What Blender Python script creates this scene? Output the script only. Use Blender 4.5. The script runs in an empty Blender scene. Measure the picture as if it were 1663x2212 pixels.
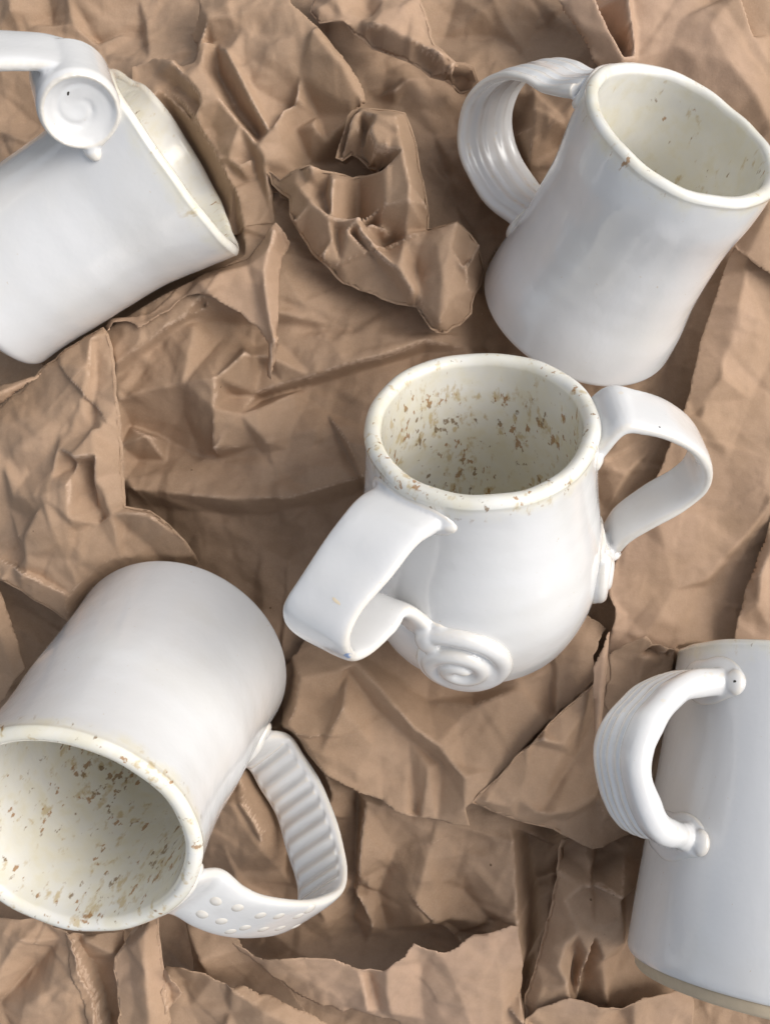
import bpy, bmesh, math, random
import numpy as np
from mathutils import Vector, Matrix
from mathutils.geometry import delaunay_2d_cdt
from mathutils.bvhtree import BVHTree
S = 0.01                                   # all modelling below is in centimetres
H = 38.0; PX = 30.0 / 1663; F = H / PX     # camera height over the paper, centimetres
C = bpy.context.scene.collection
sc = bpy.context.scene

# ------------------------------------------------------------------ camera, sky, sun, exposure
cam = bpy.data.objects.new('camera', bpy.data.cameras.new('camera')); C.objects.link(cam)
cam.location = (0, 0, H * S); cam.data.sensor_fit = 'HORIZONTAL'; cam.data.sensor_width = 36
cam.data.lens = 36 * F / 1663; cam.data.clip_start = 0.01; cam.data.clip_end = 50
sc.camera = cam
SUN_EL, SUN_AZ = 46, 80                   # azimuth measured from the picture's up direction, clockwise
w = bpy.data.worlds.new('World'); sc.world = w; w.use_nodes = True
nt = w.node_tree; bg = nt.nodes['Background']
sky = nt.nodes.new('ShaderNodeTexSky'); sky.sky_type = 'NISHITA'; sky.sun_disc = False
sky.sun_elevation = math.radians(SUN_EL); sky.sun_rotation = math.radians(SUN_AZ)
sky.dust_density = 4.0; sky.air_density = 1.0
hs = nt.nodes.new('ShaderNodeHueSaturation'); hs.inputs['Saturation'].default_value = 0.38   # overcast: the dome is nearly grey
nt.links.new(sky.outputs[0], hs.inputs['Color']); nt.links.new(hs.outputs[0], bg.inputs[0])
bg.inputs[1].default_value = 0.15
sun = bpy.data.objects.new('sun', bpy.data.lights.new('sun', 'SUN')); C.objects.link(sun)
sun.data.energy = 1.25; sun.data.angle = math.radians(42); sun.data.color = (1.0, 0.95, 0.88)
el, az = math.radians(SUN_EL), math.radians(SUN_AZ)
sd_ = Vector((math.sin(az) * math.cos(el), math.cos(az) * math.cos(el), math.sin(el)))
sun.rotation_euler = sd_.to_track_quat('Z', 'Y').to_euler(); sun.location = (0, 0, 2)
vs = sc.view_settings; vs.view_transform = 'Standard'; vs.look = 'None'; vs.gamma = 1; vs.exposure = 0.28
sc.cycles.max_bounces = 8; sc.cycles.diffuse_bounces = 5

# ------------------------------------------------------------------ helpers
def ray(u, v):
    """direction from the camera through a point of the picture (picture 1663 wide), per unit of depth"""
    return np.array([(u - 831.5) / F, -(v - 1106) / F, -1.0])
def at(u, v, z): return np.array([0, 0, H]) + ray(u, v) * (H - z)
def mesh_obj(name, verts, faces, mat, parent=None, origin=(0, 0, 0), smooth=True, attrs=None):
    """verts in centimetres, world; stored relative to origin (centimetres)"""
    v = (np.asarray(verts, float) - np.asarray(origin, float)) * S
    me = bpy.data.meshes.new(name)
    me.from_pydata(v.tolist(), [], [tuple(int(i) for i in f) for f in faces]) if not isinstance(faces, np.ndarray) else fast(me, v, faces)
    if smooth: me.polygons.foreach_set('use_smooth', [True] * len(me.polygons))
    if attrs:
        for k, a in attrs.items():
            at_ = me.attributes.new(k, 'FLOAT_VECTOR', 'POINT'); at_.data.foreach_set('vector', np.asarray(a, np.float32).ravel())
    me.update()
    o = bpy.data.objects.new(name, me); C.objects.link(o); me.materials.append(mat)
    if parent: o.parent = parent
    else: o.location = tuple(np.asarray(origin, float) * S)
    return o
def fast(me, v, f):
    n = f.shape[1]
    me.vertices.add(len(v)); me.vertices.foreach_set('co', v.astype(np.float32).ravel())
    me.loops.add(f.size); me.loops.foreach_set('vertex_index', f.astype(np.int32).ravel())
    me.polygons.add(len(f)); me.polygons.foreach_set('loop_start', np.arange(0, f.size, n, dtype=np.int32))
    me.update(calc_edges=True)
def tag(o, label=None, cat=None, group=None, kind=None):
    if label: o['label'] = label
    if cat: o['category'] = cat
    if group: o['group'] = group
    if kind: o['kind'] = kind
    return o
def gridfaces(nr, nc, closed=True):
    i = np.arange(nr - 1)[:, None]; j = np.arange(nc if closed else nc - 1)[None]
    a = i * nc + j; b = i * nc + (j + 1) % nc
    return np.stack([a, b, b + nc, a + nc], -1).reshape(-1, 4)
def catmull(P, n):
    P = np.asarray(P, float); P = np.vstack([2 * P[0] - P[1], P, 2 * P[-1] - P[-2]])
    m = len(P) - 3; s = np.linspace(0, m, n); i = np.minimum(s.astype(int), m - 1); f = (s - i)[:, None]
    a, b, c, d = P[i], P[i + 1], P[i + 2], P[i + 3]
    return .5 * (2 * b + (c - a) * f + (2 * a - 5 * b + 4 * c - d) * f * f + (3 * b - a - 3 * c + d) * f ** 3)
def resample(P, n):
    D = catmull(P, 400); L = np.concatenate([[0], np.cumsum(np.linalg.norm(np.diff(D, axis=0), axis=1))])
    s = np.linspace(0, L[-1], n)
    return np.stack([np.interp(s, L, D[:, k]) for k in range(D.shape[1])], 1)
def crop(ox, oy, s): return lambda *pts: [(ox + x * s, oy + y * s) + tuple(r) for x, y, *r in pts]
c1 = crop(0, 0, .4956); c2 = crop(838.9, 0, .4956); c3 = crop(576.9, 700.5, .6531); c4 = crop(0, 1153.7, .4956)
c5 = crop(1086.2, 1306.2, .4097); c6 = crop(329.6, 0, .4956); c7 = crop(0, 576.9, .4956); c8 = crop(576.9, 1388.6, .4956)
cm = crop(0, 1800.6, .4956); cz = crop(1251, 494.5, .41)

# ------------------------------------------------------------------ materials
class NT:
    def __init__(s, name):
        s.m = bpy.data.materials.new(name); s.m.use_nodes = True; s.t = s.m.node_tree
        s.b = s.t.nodes['Principled BSDF']
    def n(s, typ, **kw):
        x = s.t.nodes.new(typ)
        for k, v in kw.items():
            if k in x.inputs: x.inputs[k].default_value = v
            else: setattr(x, k, v)
        return x
    def l(s, a, b): s.t.links.new(a, b)
    def val(s, x, sock):
        if hasattr(x, 'is_linked') or isinstance(x, bpy.types.NodeSocket): s.l(x, sock)
        else: sock.default_value = x
    def math(s, op, a, b=0.0, clamp=False):
        x = s.n('ShaderNodeMath', operation=op, use_clamp=clamp); s.val(a, x.inputs[0]); s.val(b, x.inputs[1]); return x.outputs[0]
    def ramp(s, f, lo, hi, a=0.0, b=1.0):
        x = s.n('ShaderNodeMapRange', interpolation_type='SMOOTHSTEP'); s.l(f, x.inputs[0])
        x.inputs[1].default_value = lo; x.inputs[2].default_value = hi; x.inputs[3].default_value = a; x.inputs[4].default_value = b
        return x.outputs[0]
    def mix(s, f, a, b):
        x = s.n('ShaderNodeMix', data_type='RGBA'); s.val(f, x.inputs[0]); s.val(a, x.inputs[6]); s.val(b, x.inputs[7]); return x.outputs[2]
    def noise(s, vec, scale, detail=3, rough=.55):
        x = s.n('ShaderNodeTexNoise', Scale=scale, Detail=detail, Roughness=rough); s.l(vec, x.inputs['Vector']); return x.outputs[0]
    def bump(s, h, strength, dist, prev=None):
        x = s.n('ShaderNodeBump', Strength=strength, Distance=dist); s.l(h, x.inputs['Height'])
        if prev: s.l(prev, x.inputs['Normal'])
        return x.outputs[0]

def glaze(name, speck=0.0, seed=0.0, handle=False):
    """pot: point in the mug's own axes; rim: 0 on the outer wall, 1 on the lip and inside"""
    q = NT(name); b = q.b
    if handle:
        tc = q.n('ShaderNodeTexCoord'); mp0 = q.n('ShaderNodeMapping'); mp0.inputs['Scale'].default_value = (100, 100, 100); q.l(tc.outputs['Object'], mp0.inputs[0]); vec = mp0.outputs[0]
    else: vec = q.n('ShaderNodeAttribute', attribute_name='pot').outputs['Vector']
    mp = q.n('ShaderNodeMapping'); mp.inputs['Location'].default_value = (seed, seed * 1.7, seed * .6); q.l(vec, mp.inputs[0]); vec = mp.outputs[0]
    n1 = q.noise(vec, .35, 3); n2 = q.noise(vec, 1.6, 4)
    pt = q.n('ShaderNodeNewGeometry').outputs['Pointiness']
    col = q.mix(q.ramp(n1, .42, .72, 0, .40), (.71, .71, .705, 1), (.67, .652, .61, 1))
    col = q.mix(q.ramp(pt, .504, .525, 0, .6), col, (.72, .655, .55, 1))
    fs = q.noise(vec, 7, 2)
    col = q.mix(q.ramp(fs, .74, .78, 0, .45), col, (.55, .42, .26, 1))
    if not handle:
        ra = q.n('ShaderNodeAttribute', attribute_name='rim'); rm = q.n('ShaderNodeSeparateXYZ'); q.l(ra.outputs['Vector'], rm.inputs[0]); rim, deep = rm.outputs[0], rm.outputs[1]
        rimn = q.ramp(q.math('ADD', rim, q.math('MULTIPLY', q.math('SUBTRACT', n2, .5), .9)), .45, 1.15)
        inner = q.mix(q.ramp(n1, .35, .65), (.79, .775, .715, 1), (.73, .70, .59, 1))
        inner = q.mix(q.ramp(n2, .45, .75, 0, .5), inner, (.70, .645, .48, 1))
        col = q.mix(rimn, col, inner)
        st = q.n('ShaderNodeMapping'); st.inputs['Scale'].default_value = (1, 1, .5); q.l(vec, st.inputs[0])
        sp = q.noise(st.outputs[0], 3.9, 3, .55); sp2 = q.noise(st.outputs[0], 3.0, 3.5, .58); big = q.ramp(q.noise(vec, .45, 2), .38, .62); hue = q.noise(vec, .9, 1)
        mk = q.ramp(rim, .45, .95); big = q.math('MULTIPLY', big, q.ramp(deep, 0, 1, .6, 1.0)); lipk = q.ramp(deep, 0, 1, -.008, 0)
        t1 = q.math('SUBTRACT', q.math('ADD', lipk, .70 - .08 * speck), q.math('MULTIPLY', big, .04 + .06 * speck))
        m1 = q.math('MULTIPLY', q.ramp(q.math('SUBTRACT', sp2, t1), -.02, .13), mk, True)
        col = q.mix(q.math('MULTIPLY', m1, .62), col, (.50, .36, .14, 1))
        t2 = q.math('SUBTRACT', q.math('ADD', lipk, .768 - .10 * speck), q.math('MULTIPLY', big, .03 + .075 * speck))
        m2 = q.math('MULTIPLY', q.ramp(q.math('SUBTRACT', sp, t2), -.01, .07), mk, True)
        col = q.mix(q.math('MULTIPLY', m2, .8), col, q.mix(q.ramp(hue, .42, .58), (.20, .12, .045, 1), (.34, .16, .035, 1)))
    q.l(col, b.inputs['Base Color'])
    b.inputs['Roughness'].default_value = .26; b.inputs['IOR'].default_value = 1.5
    b.inputs['Coat Weight'].default_value = .8; b.inputs['Coat Roughness'].default_value = .04
    nb = q.bump(q.noise(vec, .8, 3), .45, .0006)
    nb = q.bump(q.noise(vec, 8, 3), .16, .00012, nb)
    q.l(nb, b.inputs['Normal']); q.l(nb, b.inputs['Coat Normal'])
    return q.m
def plain(name, col, rough=.8, scale=300, var=.15, bump=.3):
    q = NT(name); tc = q.n('ShaderNodeTexCoord').outputs['Object']; n = q.noise(tc, scale, 4)
    q.l(q.mix(n, tuple(c * (1 - var) for c in col) + (1,), tuple(min(1, c * (1 + var)) for c in col) + (1,)), q.b.inputs['Base Color'])
    q.b.inputs['Roughness'].default_value = rough; q.l(q.bump(n, bump, .0003), q.b.inputs['Normal']); return q.m
def paper(name, tint=1.0, hue=0.0):
    q = NT(name); geo = q.n('ShaderNodeNewGeometry').outputs['Position']
    a = (.330 * tint, .219 * tint, .139 * tint, 1); c = (.395 * tint, .268 * tint, (.179 + hue * .03) * tint, 1)
    n1 = q.noise(geo, 18, 4); n2 = q.noise(geo, 260, 4, .65); n3 = q.noise(geo, 1400, 3, .7)
    col = q.mix(q.ramp(n1, .3, .7), a, c)
    col = q.mix(q.ramp(n2, .35, .75, 0, .20), col, (.22 * tint, .145 * tint, .088 * tint, 1))
    col = q.mix(q.ramp(n3, .4, .75, 0, .22), col, (.46, .34, .245, 1))
    # scuffed crease lines lie on sharp folds of the sheet
    pt = q.n('ShaderNodeNewGeometry').outputs['Pointiness']
    col = q.mix(0.0, col, (.60, .43, .31, 1))
    fa = q.n('ShaderNodeAttribute', attribute_name='fold'); fx = q.n('ShaderNodeSeparateXYZ'); q.l(fa.outputs['Vector'], fx.inputs[0])
    wear = q.math('MULTIPLY', q.ramp(fx.outputs[0], .008, .035, 0, .55), q.ramp(q.noise(geo, 420, 3), .35, .6), True)
    col = q.mix(wear, col, (.60, .44, .33, 1))
    v = q.n('ShaderNodeTexVoronoi', Scale=95.0); q.l(geo, v.inputs['Vector'])
    spn = q.noise(geo, 95, 1)
    sp = q.math('MULTIPLY', q.ramp(v.outputs['Distance'], .035, .06, 1, 0), q.ramp(spn, .58, .62), True)
    col = q.mix(q.math('MULTIPLY', sp, .8), col, (.10, .055, .03, 1))
    q.l(col, q.b.inputs['Base Color']); q.b.inputs['Roughness'].default_value = .74
    q.b.inputs['Specular IOR Level'].default_value = .22
    nb = q.bump(n3, .35, .00014); nb = q.bump(n2, .5, .0004, nb); nb = q.bump(q.noise(geo, 90, 3), .16, .0010, nb)
    q.l(nb, q.b.inputs['Normal']); return q.m
M_CLAY = plain('bare_clay', (.50, .41, .29), .85)
M_DARK = plain('dark_pinhole', (.03, .025, .02), .6)
M_BLUE = plain('blue_glaze_mark', (.22, .30, .46), .3)
M_SCR = plain('cream_scratch', (.78, .66, .48), .3)
M_TABLE = plain('dark_table', (.045, .05, .055), .5, 60)

# ------------------------------------------------------------------ mugs
def frame(al, th):
    al, th = math.radians(al), math.radians(th)
    a = np.array([math.cos(al) * math.cos(th), math.sin(al) * math.cos(th), math.sin(th)])
    e1 = np.array([-math.sin(al), math.cos(al), 0]); return a, e1, np.cross(a, e1)
class Mug:
    """u, v: rim centre in the picture; al, th: direction base -> rim; L: height; ee, ph, e3, ph3: how the rim is out of round"""
    def __init__(s, zr, p, wall, seed):
        s.L = p[4]; s.ee, s.ph, s.e3, s.ph3 = p[5:9]; s.rs = np.array(p[9:]); s.wall = wall; s.seed = seed
        s.a, s.e1, s.e2 = frame(p[2], p[3]); s.base = at(p[0], p[1], zr) - s.a * s.L
    def r(s, t):
        t = np.atleast_1d(np.asarray(t, float)); rs = s.rs
        P = np.concatenate([[2 * rs[0] - rs[1]], rs, [2 * rs[-1] - rs[-2]]]); n = len(rs) - 1
        x = np.clip(t * n, 0, n - 1e-9); i = x.astype(int); f = x - i
        a, b, c, d = P[i], P[i + 1], P[i + 2], P[i + 3]
        return .5 * (2 * b + (c - a) * f + (2 * a - 5 * b + 4 * c - d) * f * f + (3 * b - a - 3 * c + d) * f ** 3)
    def mult(s, t, f):
        return 1 + t * t * (s.ee * np.cos(2 * (f - s.ph)) + s.e3 * np.cos(3 * (f - s.ph3)))
    def P(s, ax, rad, f):
        """ax: distance along the axis, rad: radius, f: angle (arrays that broadcast)"""
        ax, rad, f = np.broadcast_arrays(np.asarray(ax, float), np.asarray(rad, float), np.asarray(f, float))
        t = np.clip(ax / s.L, 0, 1); wk = np.clip((ax - s.L + 1.6) / 1.5, 0, 1)
        ax = ax + wk * (.045 * np.sin(2 * f + s.seed) + .022 * np.sin(5 * f + 2 * s.seed) + .010 * np.sin(13 * f)); rad = rad + wk * (.018 * np.sin(4 * f + s.seed) + .008 * np.sin(11 * f + s.seed))
        wob = 1 + .004 * np.sin(2 * f + ax * .35 + s.seed) + .003 * np.sin(3 * f - ax * .5 + 2 * s.seed) + .0005 * np.sin(ax * 6.5 + f) * np.clip(t * 3, 0, 1)
        rr = rad * s.mult(t, f) * wob
        return s.base + ax[..., None] * s.a + rr[..., None] * (np.cos(f)[..., None] * s.e1 + np.sin(f)[..., None] * s.e2)
    def surf(s, ax, f, off=0.0):
        q = s.P(ax, s.r(np.clip(ax / s.L, 0, 1)) + off, f); return q[0] if np.ndim(ax) == 0 else q
    def plane(s, phi, u, v):
        """where the line of sight through (u, v) meets the plane through the axis at angle phi"""
        phi = math.radians(phi); n = -math.sin(phi) * s.e1 + math.cos(phi) * s.e2
        o = np.array([0, 0, H]); d = ray(u, v); k = np.dot(s.base - o, n) / np.dot(d, n); return o + d * k
    def ax_r(s, p):
        q = p - s.base; return float(np.dot(q, s.a)), float(np.hypot(np.dot(q, s.e1), np.dot(q, s.e2)))
def build_mug(m, label, group, mats, foot=.4, chamfer=.35, floor=.7):
    root = bpy.data.objects.new('mug', None); C.objects.link(root); root.location = tuple(m.base * S)
    root.empty_display_size = .02; tag(root, label, 'mug', group)
    n = 160; f = np.linspace(0, 2 * np.pi, n, endpoint=False)[None]
    L, W = m.L, m.wall; lip = W * .55
    # outer wall with lip
    axs, rad, rim = [], [], []
    k = np.linspace(0, 1, 10)
    for x in k: axs.append(foot + chamfer * (1 - math.cos(x * math.pi / 2))); rad.append(float(m.r(axs[-1] / L)[0]) - chamfer * .75 * (1 - math.sin(x * math.pi / 2))); rim.append(0)
    for x in np.linspace(foot + chamfer, L - lip, 70)[1:]: axs.append(x); rad.append(float(m.r(x / L)[0])); rim.append(float(np.clip((x - (L - lip - 1.1)) / 1.1, 0, 1)))
    r1 = float(m.r(1 - lip / L)[0]); rc = r1 - W / 2
    for x in np.linspace(0, math.pi, 22)[1:]: axs.append(L - lip + lip * math.sin(x)); rad.append(rc + (W / 2 + .02) * math.cos(x)); rim.append(1)
    for x in np.linspace(0, .5, 5)[1:]: axs.append(L - lip - x); rad.append(float(m.r((L - lip - x) / L)[0]) - W - .015); rim.append(1)
    A = np.array(axs)[:, None]; R = np.array(rad)[:, None]
    V = m.P(A, R, f).reshape(-1, 3); at_ = np.repeat(np.array(rim)[:, None], n, 1).ravel()
    body = mesh_obj('body', V, gridfaces(len(axs), n)[:, ::-1].copy(), mats[0], root, m.base, attrs={'rim': np.stack([at_, np.repeat(np.concatenate([np.zeros(len(axs) - 16), np.linspace(0, 1, 16)])[:, None], n, 1).ravel(), at_], 1), 'pot': np.stack([(R * np.cos(f)).ravel(), (R * np.sin(f)).ravel(), (A + 0 * f).ravel()], 1)})
    # inside: wall, curved floor
    axs, rad = [L - lip - .5], [float(m.r((L - lip - .5) / L)[0]) - W - .015]
    for x in np.linspace(L - lip - .5, floor + 1.0, 60)[1:]: axs.append(x); rad.append(float(m.r(x / L)[0]) - W - .015 * (x / L))
    r0 = rad[-1]
    for x in np.linspace(0, math.pi / 2, 14)[1:]: axs.append(floor + 1.0 - 1.0 * math.sin(x)); rad.append(r0 - 1.0 * (1 - math.cos(x)))
    r0 = rad[-1]
    for x in np.linspace(r0, .02, 10)[1:]: axs.append(floor + .02 * math.sin(x * 4)); rad.append(x)
    A = np.array(axs)[:, None]; R = np.array(rad)[:, None]
    V = m.P(A, R, f).reshape(-1, 3)
    pot = np.stack([(R * np.cos(f)).ravel(), (R * np.sin(f)).ravel(), (A + 0 * f).ravel()], 1)
    mesh_obj('interior', V, gridfaces(len(axs), n)[:, ::-1].copy(), mats[0], root, m.base, attrs={'pot': pot, 'rim': np.ones_like(pot)})
    # bare clay foot, closed underneath
    r0 = float(m.r(foot / L)[0]) - chamfer * .75
    prof = [(foot + .02, r0 - .05), (foot, r0 - .03), (foot - .05, r0 - .02), (.12, r0 - .05), (.03, r0 - .13), (0, r0 - .25), (.0, r0 - .7), (.12, r0 - .85), (.15, r0 - 1.2), (.15, .02)]
    A = np.array([p[0] for p in prof])[:, None]; R = np.array([p[1] for p in prof])[:, None]
    mesh_obj('foot', m.P(A, R, f).reshape(-1, 3), gridfaces(len(prof), n).copy(), M_CLAY, root, m.base)
    return root, body
def sweep(path, wv, w, t, n=90, m=40, outer=None, power=3.2, flip=False):
    """strap along path; wv: width direction; w, t: width and thickness, numbers or lists along the strap;
       outer(s, x, side): extra height on the faces (s along 0..1, x across -1..1)"""
    P = resample(path, n); T = np.gradient(P, axis=0); T /= np.linalg.norm(T, axis=1)[:, None]
    wv = np.asarray(wv, float); wv = np.broadcast_to(wv, P.shape) if wv.ndim == 1 else resample(wv, n)
    ph_ = float(P[0, 0]) * 7; u_ = np.linspace(0, 1, n)[:, None]
    P = P + np.cross(T, wv) * (.015 * np.sin(u_ * 9 + ph_) + .006 * np.sin(u_ * 23 + 2 * ph_)) * np.sin(u_ * math.pi) + wv * .03 * np.sin(u_ * 13 + ph_)
    wv = wv - (wv * T).sum(1)[:, None] * T; wv = wv / np.linalg.norm(wv, axis=1)[:, None]
    N = np.cross(T, wv) * (-1 if flip else 1)
    s = np.linspace(0, 1, n)
    w = np.interp(s, np.linspace(0, 1, np.size(w)), np.atleast_1d(w)) / 2; t = np.interp(s, np.linspace(0, 1, np.size(t)), np.atleast_1d(t)) / 2
    w = w * (1 + .022 * np.sin(s * 17 + ph_) + .015 * np.sin(s * 31)); t = t * (1 + .07 * np.sin(s * 21 + 3 * ph_) + .04 * np.sin(s * 47 + ph_))
    a = np.linspace(0, 2 * np.pi, m, endpoint=False); ca, sa = np.cos(a), np.sin(a)
    x = np.sign(ca) * np.abs(ca) ** (2 / power); y = np.sign(sa) * np.abs(sa) ** (2 / power)
    ex = np.zeros((n, m))
    if outer: ex = outer(s[:, None] + 0 * x[None], x[None] + 0 * s[:, None], np.sign(y)[None] + 0 * s[:, None]) * np.abs(y)[None]
    V = P[:, None] + (x[None] * w[:, None])[..., None] * wv[:, None] + (y[None] * t[:, None] + ex * np.sign(y)[None])[..., None] * N[:, None]
    V = V.reshape(-1, 3); Fc = gridfaces(n, m).tolist()
    Fc.append(list(range(m))[::-1]); Fc.append(list(range((n - 1) * m, n * m)))
    return V, Fc
def ball(c, r, ax=None):
    """lump: centre, three radii, axes"""
    bm = bmesh.new(); bmesh.ops.create_icosphere(bm, subdivisions=3, radius=1)
    R = np.eye(3) if ax is None else np.asarray(ax, float)
    V = np.array([v.co[:] for v in bm.verts]) * np.atleast_1d(r); V = V @ R + np.asarray(c)
    Fc = [[v.index for v in f.verts] for f in bm.faces]; bm.free(); return V, Fc
def fuse(name, chunks, mat, parent, origin, voxel=.05, smooth=6):
    """melt overlapping clay pieces into one glazed surface"""
    V, Fc, k = [], [], 0
    for v, f in chunks: V.append(v); Fc += [[i + k for i in q] for q in f]; k += len(v)
    V = (np.vstack(V) - origin) * S
    me = bpy.data.meshes.new(name); me.from_pydata(V.tolist(), [], Fc)
    bm = bmesh.new(); bm.from_mesh(me); bmesh.ops.recalc_face_normals(bm, faces=bm.faces); bm.to_mesh(me); bm.free()
    o = bpy.data.objects.new(name, me); C.objects.link(o)
    md = o.modifiers.new('r', 'REMESH'); md.mode = 'VOXEL'; md.voxel_size = voxel * S; md.use_smooth_shade = True
    ms = o.modifiers.new('s', 'SMOOTH'); ms.factor = .5; ms.iterations = smooth
    dg = bpy.context.evaluated_depsgraph_get(); ne = bpy.data.meshes.new_from_object(o.evaluated_get(dg))
    o.modifiers.clear(); o.data = ne; ne.name = name; ne.materials.clear(); ne.materials.append(mat)
    ne.polygons.foreach_set('use_smooth', [True] * len(ne.polygons))
    o.parent = parent; return o
def verts_cm(o):
    n = len(o.data.vertices); a = np.empty(n * 3, np.float32); o.data.vertices.foreach_get('co', a)
    off = np.array(o.parent.location[:]) if o.parent else np.array(o.location[:])
    if o.parent and o.parent.parent: off = np.array(o.parent.parent.location[:])
    return (a.reshape(-1, 3) + off) / S
def mark(name, target, root, u, v, ru, rv, mat, ang=0.0, lift=.004):
    """small flat blemish laid on the surface the picture shows at (u, v)"""
    bt = BVHTree.FromObject(target, bpy.context.evaluated_depsgraph_get()); off = Vector(root.location)
    o = Vector((0, 0, H * S)) - off; d = Vector(ray(u, v)).normalized()
    loc, nrm, _, _ = bt.ray_cast(o, d)
    if loc is None: print('mark missed', name, u, v); return
    if nrm.dot(d) > 0: nrm = -nrm
    t1 = nrm.cross(Vector((math.sin(ang), -math.cos(ang), 0))).normalized(); t2 = nrm.cross(t1)
    rnd = random.Random(int(u)); k = 12; pts = []
    for i in range(k):
        a = 2 * math.pi * i / k; j = rnd.uniform(.75, 1.15)
        q = loc + (t1 * math.cos(a) * ru * j + t2 * math.sin(a) * rv * j) * S
        l2, n2, _, _ = bt.ray_cast(q + nrm * .002, -nrm)
        pts.append((l2 if l2 is not None else q) + nrm * lift * S)
    ctr = loc + nrm * (lift + .004) * S
    me = bpy.data.meshes.new(name); me.from_pydata([p[:] for p in pts] + [ctr[:]], [], [[i, (i + 1) % k, k] for i in range(k)])
    me.materials.append(mat); ob = bpy.data.objects.new(name, me); C.objects.link(ob); ob.parent = root; return ob

GRP = 'white glazed stoneware mugs laid on crumpled brown paper'
FIT = {
 'A': (7.8, [1038.118, 906.66, 94.501, 44.438, 9.206, -0.014, -0.411, -0.016, 0.136, 3.556, 4.066, 4.259, 4.109, 3.876, 3.732, 3.702]),
 'B': (7.0, [1476.211, 274.75, 65.479, 52.651, 8.38, -0.071, 0.787, 0.008, -5.358, 3.884, 3.756, 3.508, 3.376, 3.32, 3.42, 3.364]),
 'C': (3.6, [391.865, 337.413, 30.97, 8.122, 9.015, -0.133, -5.824, -0.097, 2.182, 3.209, 3.161, 3.223, 3.284, 3.389, 3.675, 3.957]),
 'D': (8.6, [137.436, 1809.434, 247.886, 63.593, 10.059, 0.04, 0.647, -0.01, 26.649, 4.383, 4.251, 4.174, 4.125, 3.987, 3.994, 4.143]),
 'E': (2.8, [1706.593, 1421.537, 81.87, -12.344, 11.263, -0.063, -12.773, -0.013, -150.739, 4.94, 4.781, 4.613, 4.474, 4.349, 4.232, 4.117])
}
WALL = dict(A=.52, B=.42, C=.46, D=.50, E=.45)
MUG = {k: Mug(v[0], v[1], WALL[k], i * 1.3) for i, (k, v) in enumerate(FIT.items())}
LABEL = {
 'A': 'two-handled white mug in the middle, open top full of specks, spiral curl on its belly',
 'B': 'waisted white mug with a wide ribbed loop handle on its left and nearly clean inside',
 'C': 'white mug on its side at the left edge, curled scroll under its handle',
 'D': 'white mug with its speckled mouth toward the viewer, handle ridged inside and dotted outside',
 'E': 'white mug cut off by the right edge, with thick grooved handle and bare clay foot'}
SPK = dict(A=1.0, B=.5, C=.5, D=1.0, E=.3)
ROOT, BODY, HAND = {}, {}, {}
for k, m in MUG.items():
    mats = (glaze('white_glaze', SPK[k], ord(k) * 3.1), glaze('handle_glaze', 0, ord(k) * 1.3, True))
    ROOT[k], BODY[k] = build_mug(m, LABEL[k], GRP, mats, foot=.42 if k == 'E' else .16, chamfer={'A': .45, 'B': .26, 'D': .28}.get(k, .38))
    m.mat = mats[1]
def tang(m, phi): p = math.radians(phi); return -math.sin(p) * m.e1 + math.cos(p) * m.e2
def radial(m, phi): p = math.radians(phi); return math.cos(p) * m.e1 + math.sin(p) * m.e2
def anchor(m, phi, frac, off=-.2): return m.surf(np.array(frac * m.L), np.array(math.radians(phi)), off)
def strap(m, phi, pts, first=None, last=None):
    P = [m.plane(phi, u, v) for u, v in pts]
    if first is not None: P = [first] + P
    if last is not None: P = P + [last]
    return np.array(P)
def lumps(m, phi, ax, w, rnd, n=5, r=.28, off=.02):
    """thumbed clay where a handle is pressed on"""
    out = []
    for i in range(n):
        x = (i / (n - 1) - .5) * w; f = math.radians(phi) + x / float(m.r(ax / m.L)[0])
        p = m.surf(np.array(ax + rnd.uniform(-.04, .04)), np.array(f), off)
        rr = (r * rnd.uniform(1.5, 1.9), r * rnd.uniform(.85, 1.15), r * rnd.uniform(.7, .85))
        out.append(ball(p, rr, [tang(m, math.degrees(f)), m.a, radial(m, math.degrees(f))]))
    return out
def collar(m, phi, ax, a, b, rnd, r=.24, h=.14):
    """low welt of slip smoothed round the foot of a handle"""
    out = []; r0 = float(m.r(ax / m.L)[0]); n = 64; ph = rnd.uniform(0, 6)
    for i in range(n):
        t = 2 * math.pi * i / n; k = 1 + .07 * math.sin(2 * t + ph) + .05 * math.sin(3 * t + 2 * ph); x = a * k * math.cos(t); y = b * k * math.sin(t)
        if ax + y > m.L - .30: y = m.L - .30 - ax
        f = phi + math.degrees(x / r0); q = r * (1 + .2 * math.sin(t * 2 + ph * 2) + .12 * math.sin(5 * t + ph))
        out.append(ball(m.surf(np.array(ax + y), np.array(math.radians(f)), -.02), (q * 1.2, q * 1.2, h * (1 + .25 * math.sin(3 * t + ph))), [tang(m, f), m.a, radial(m, f)]))
    return out
rnd = random.Random(4)

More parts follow.
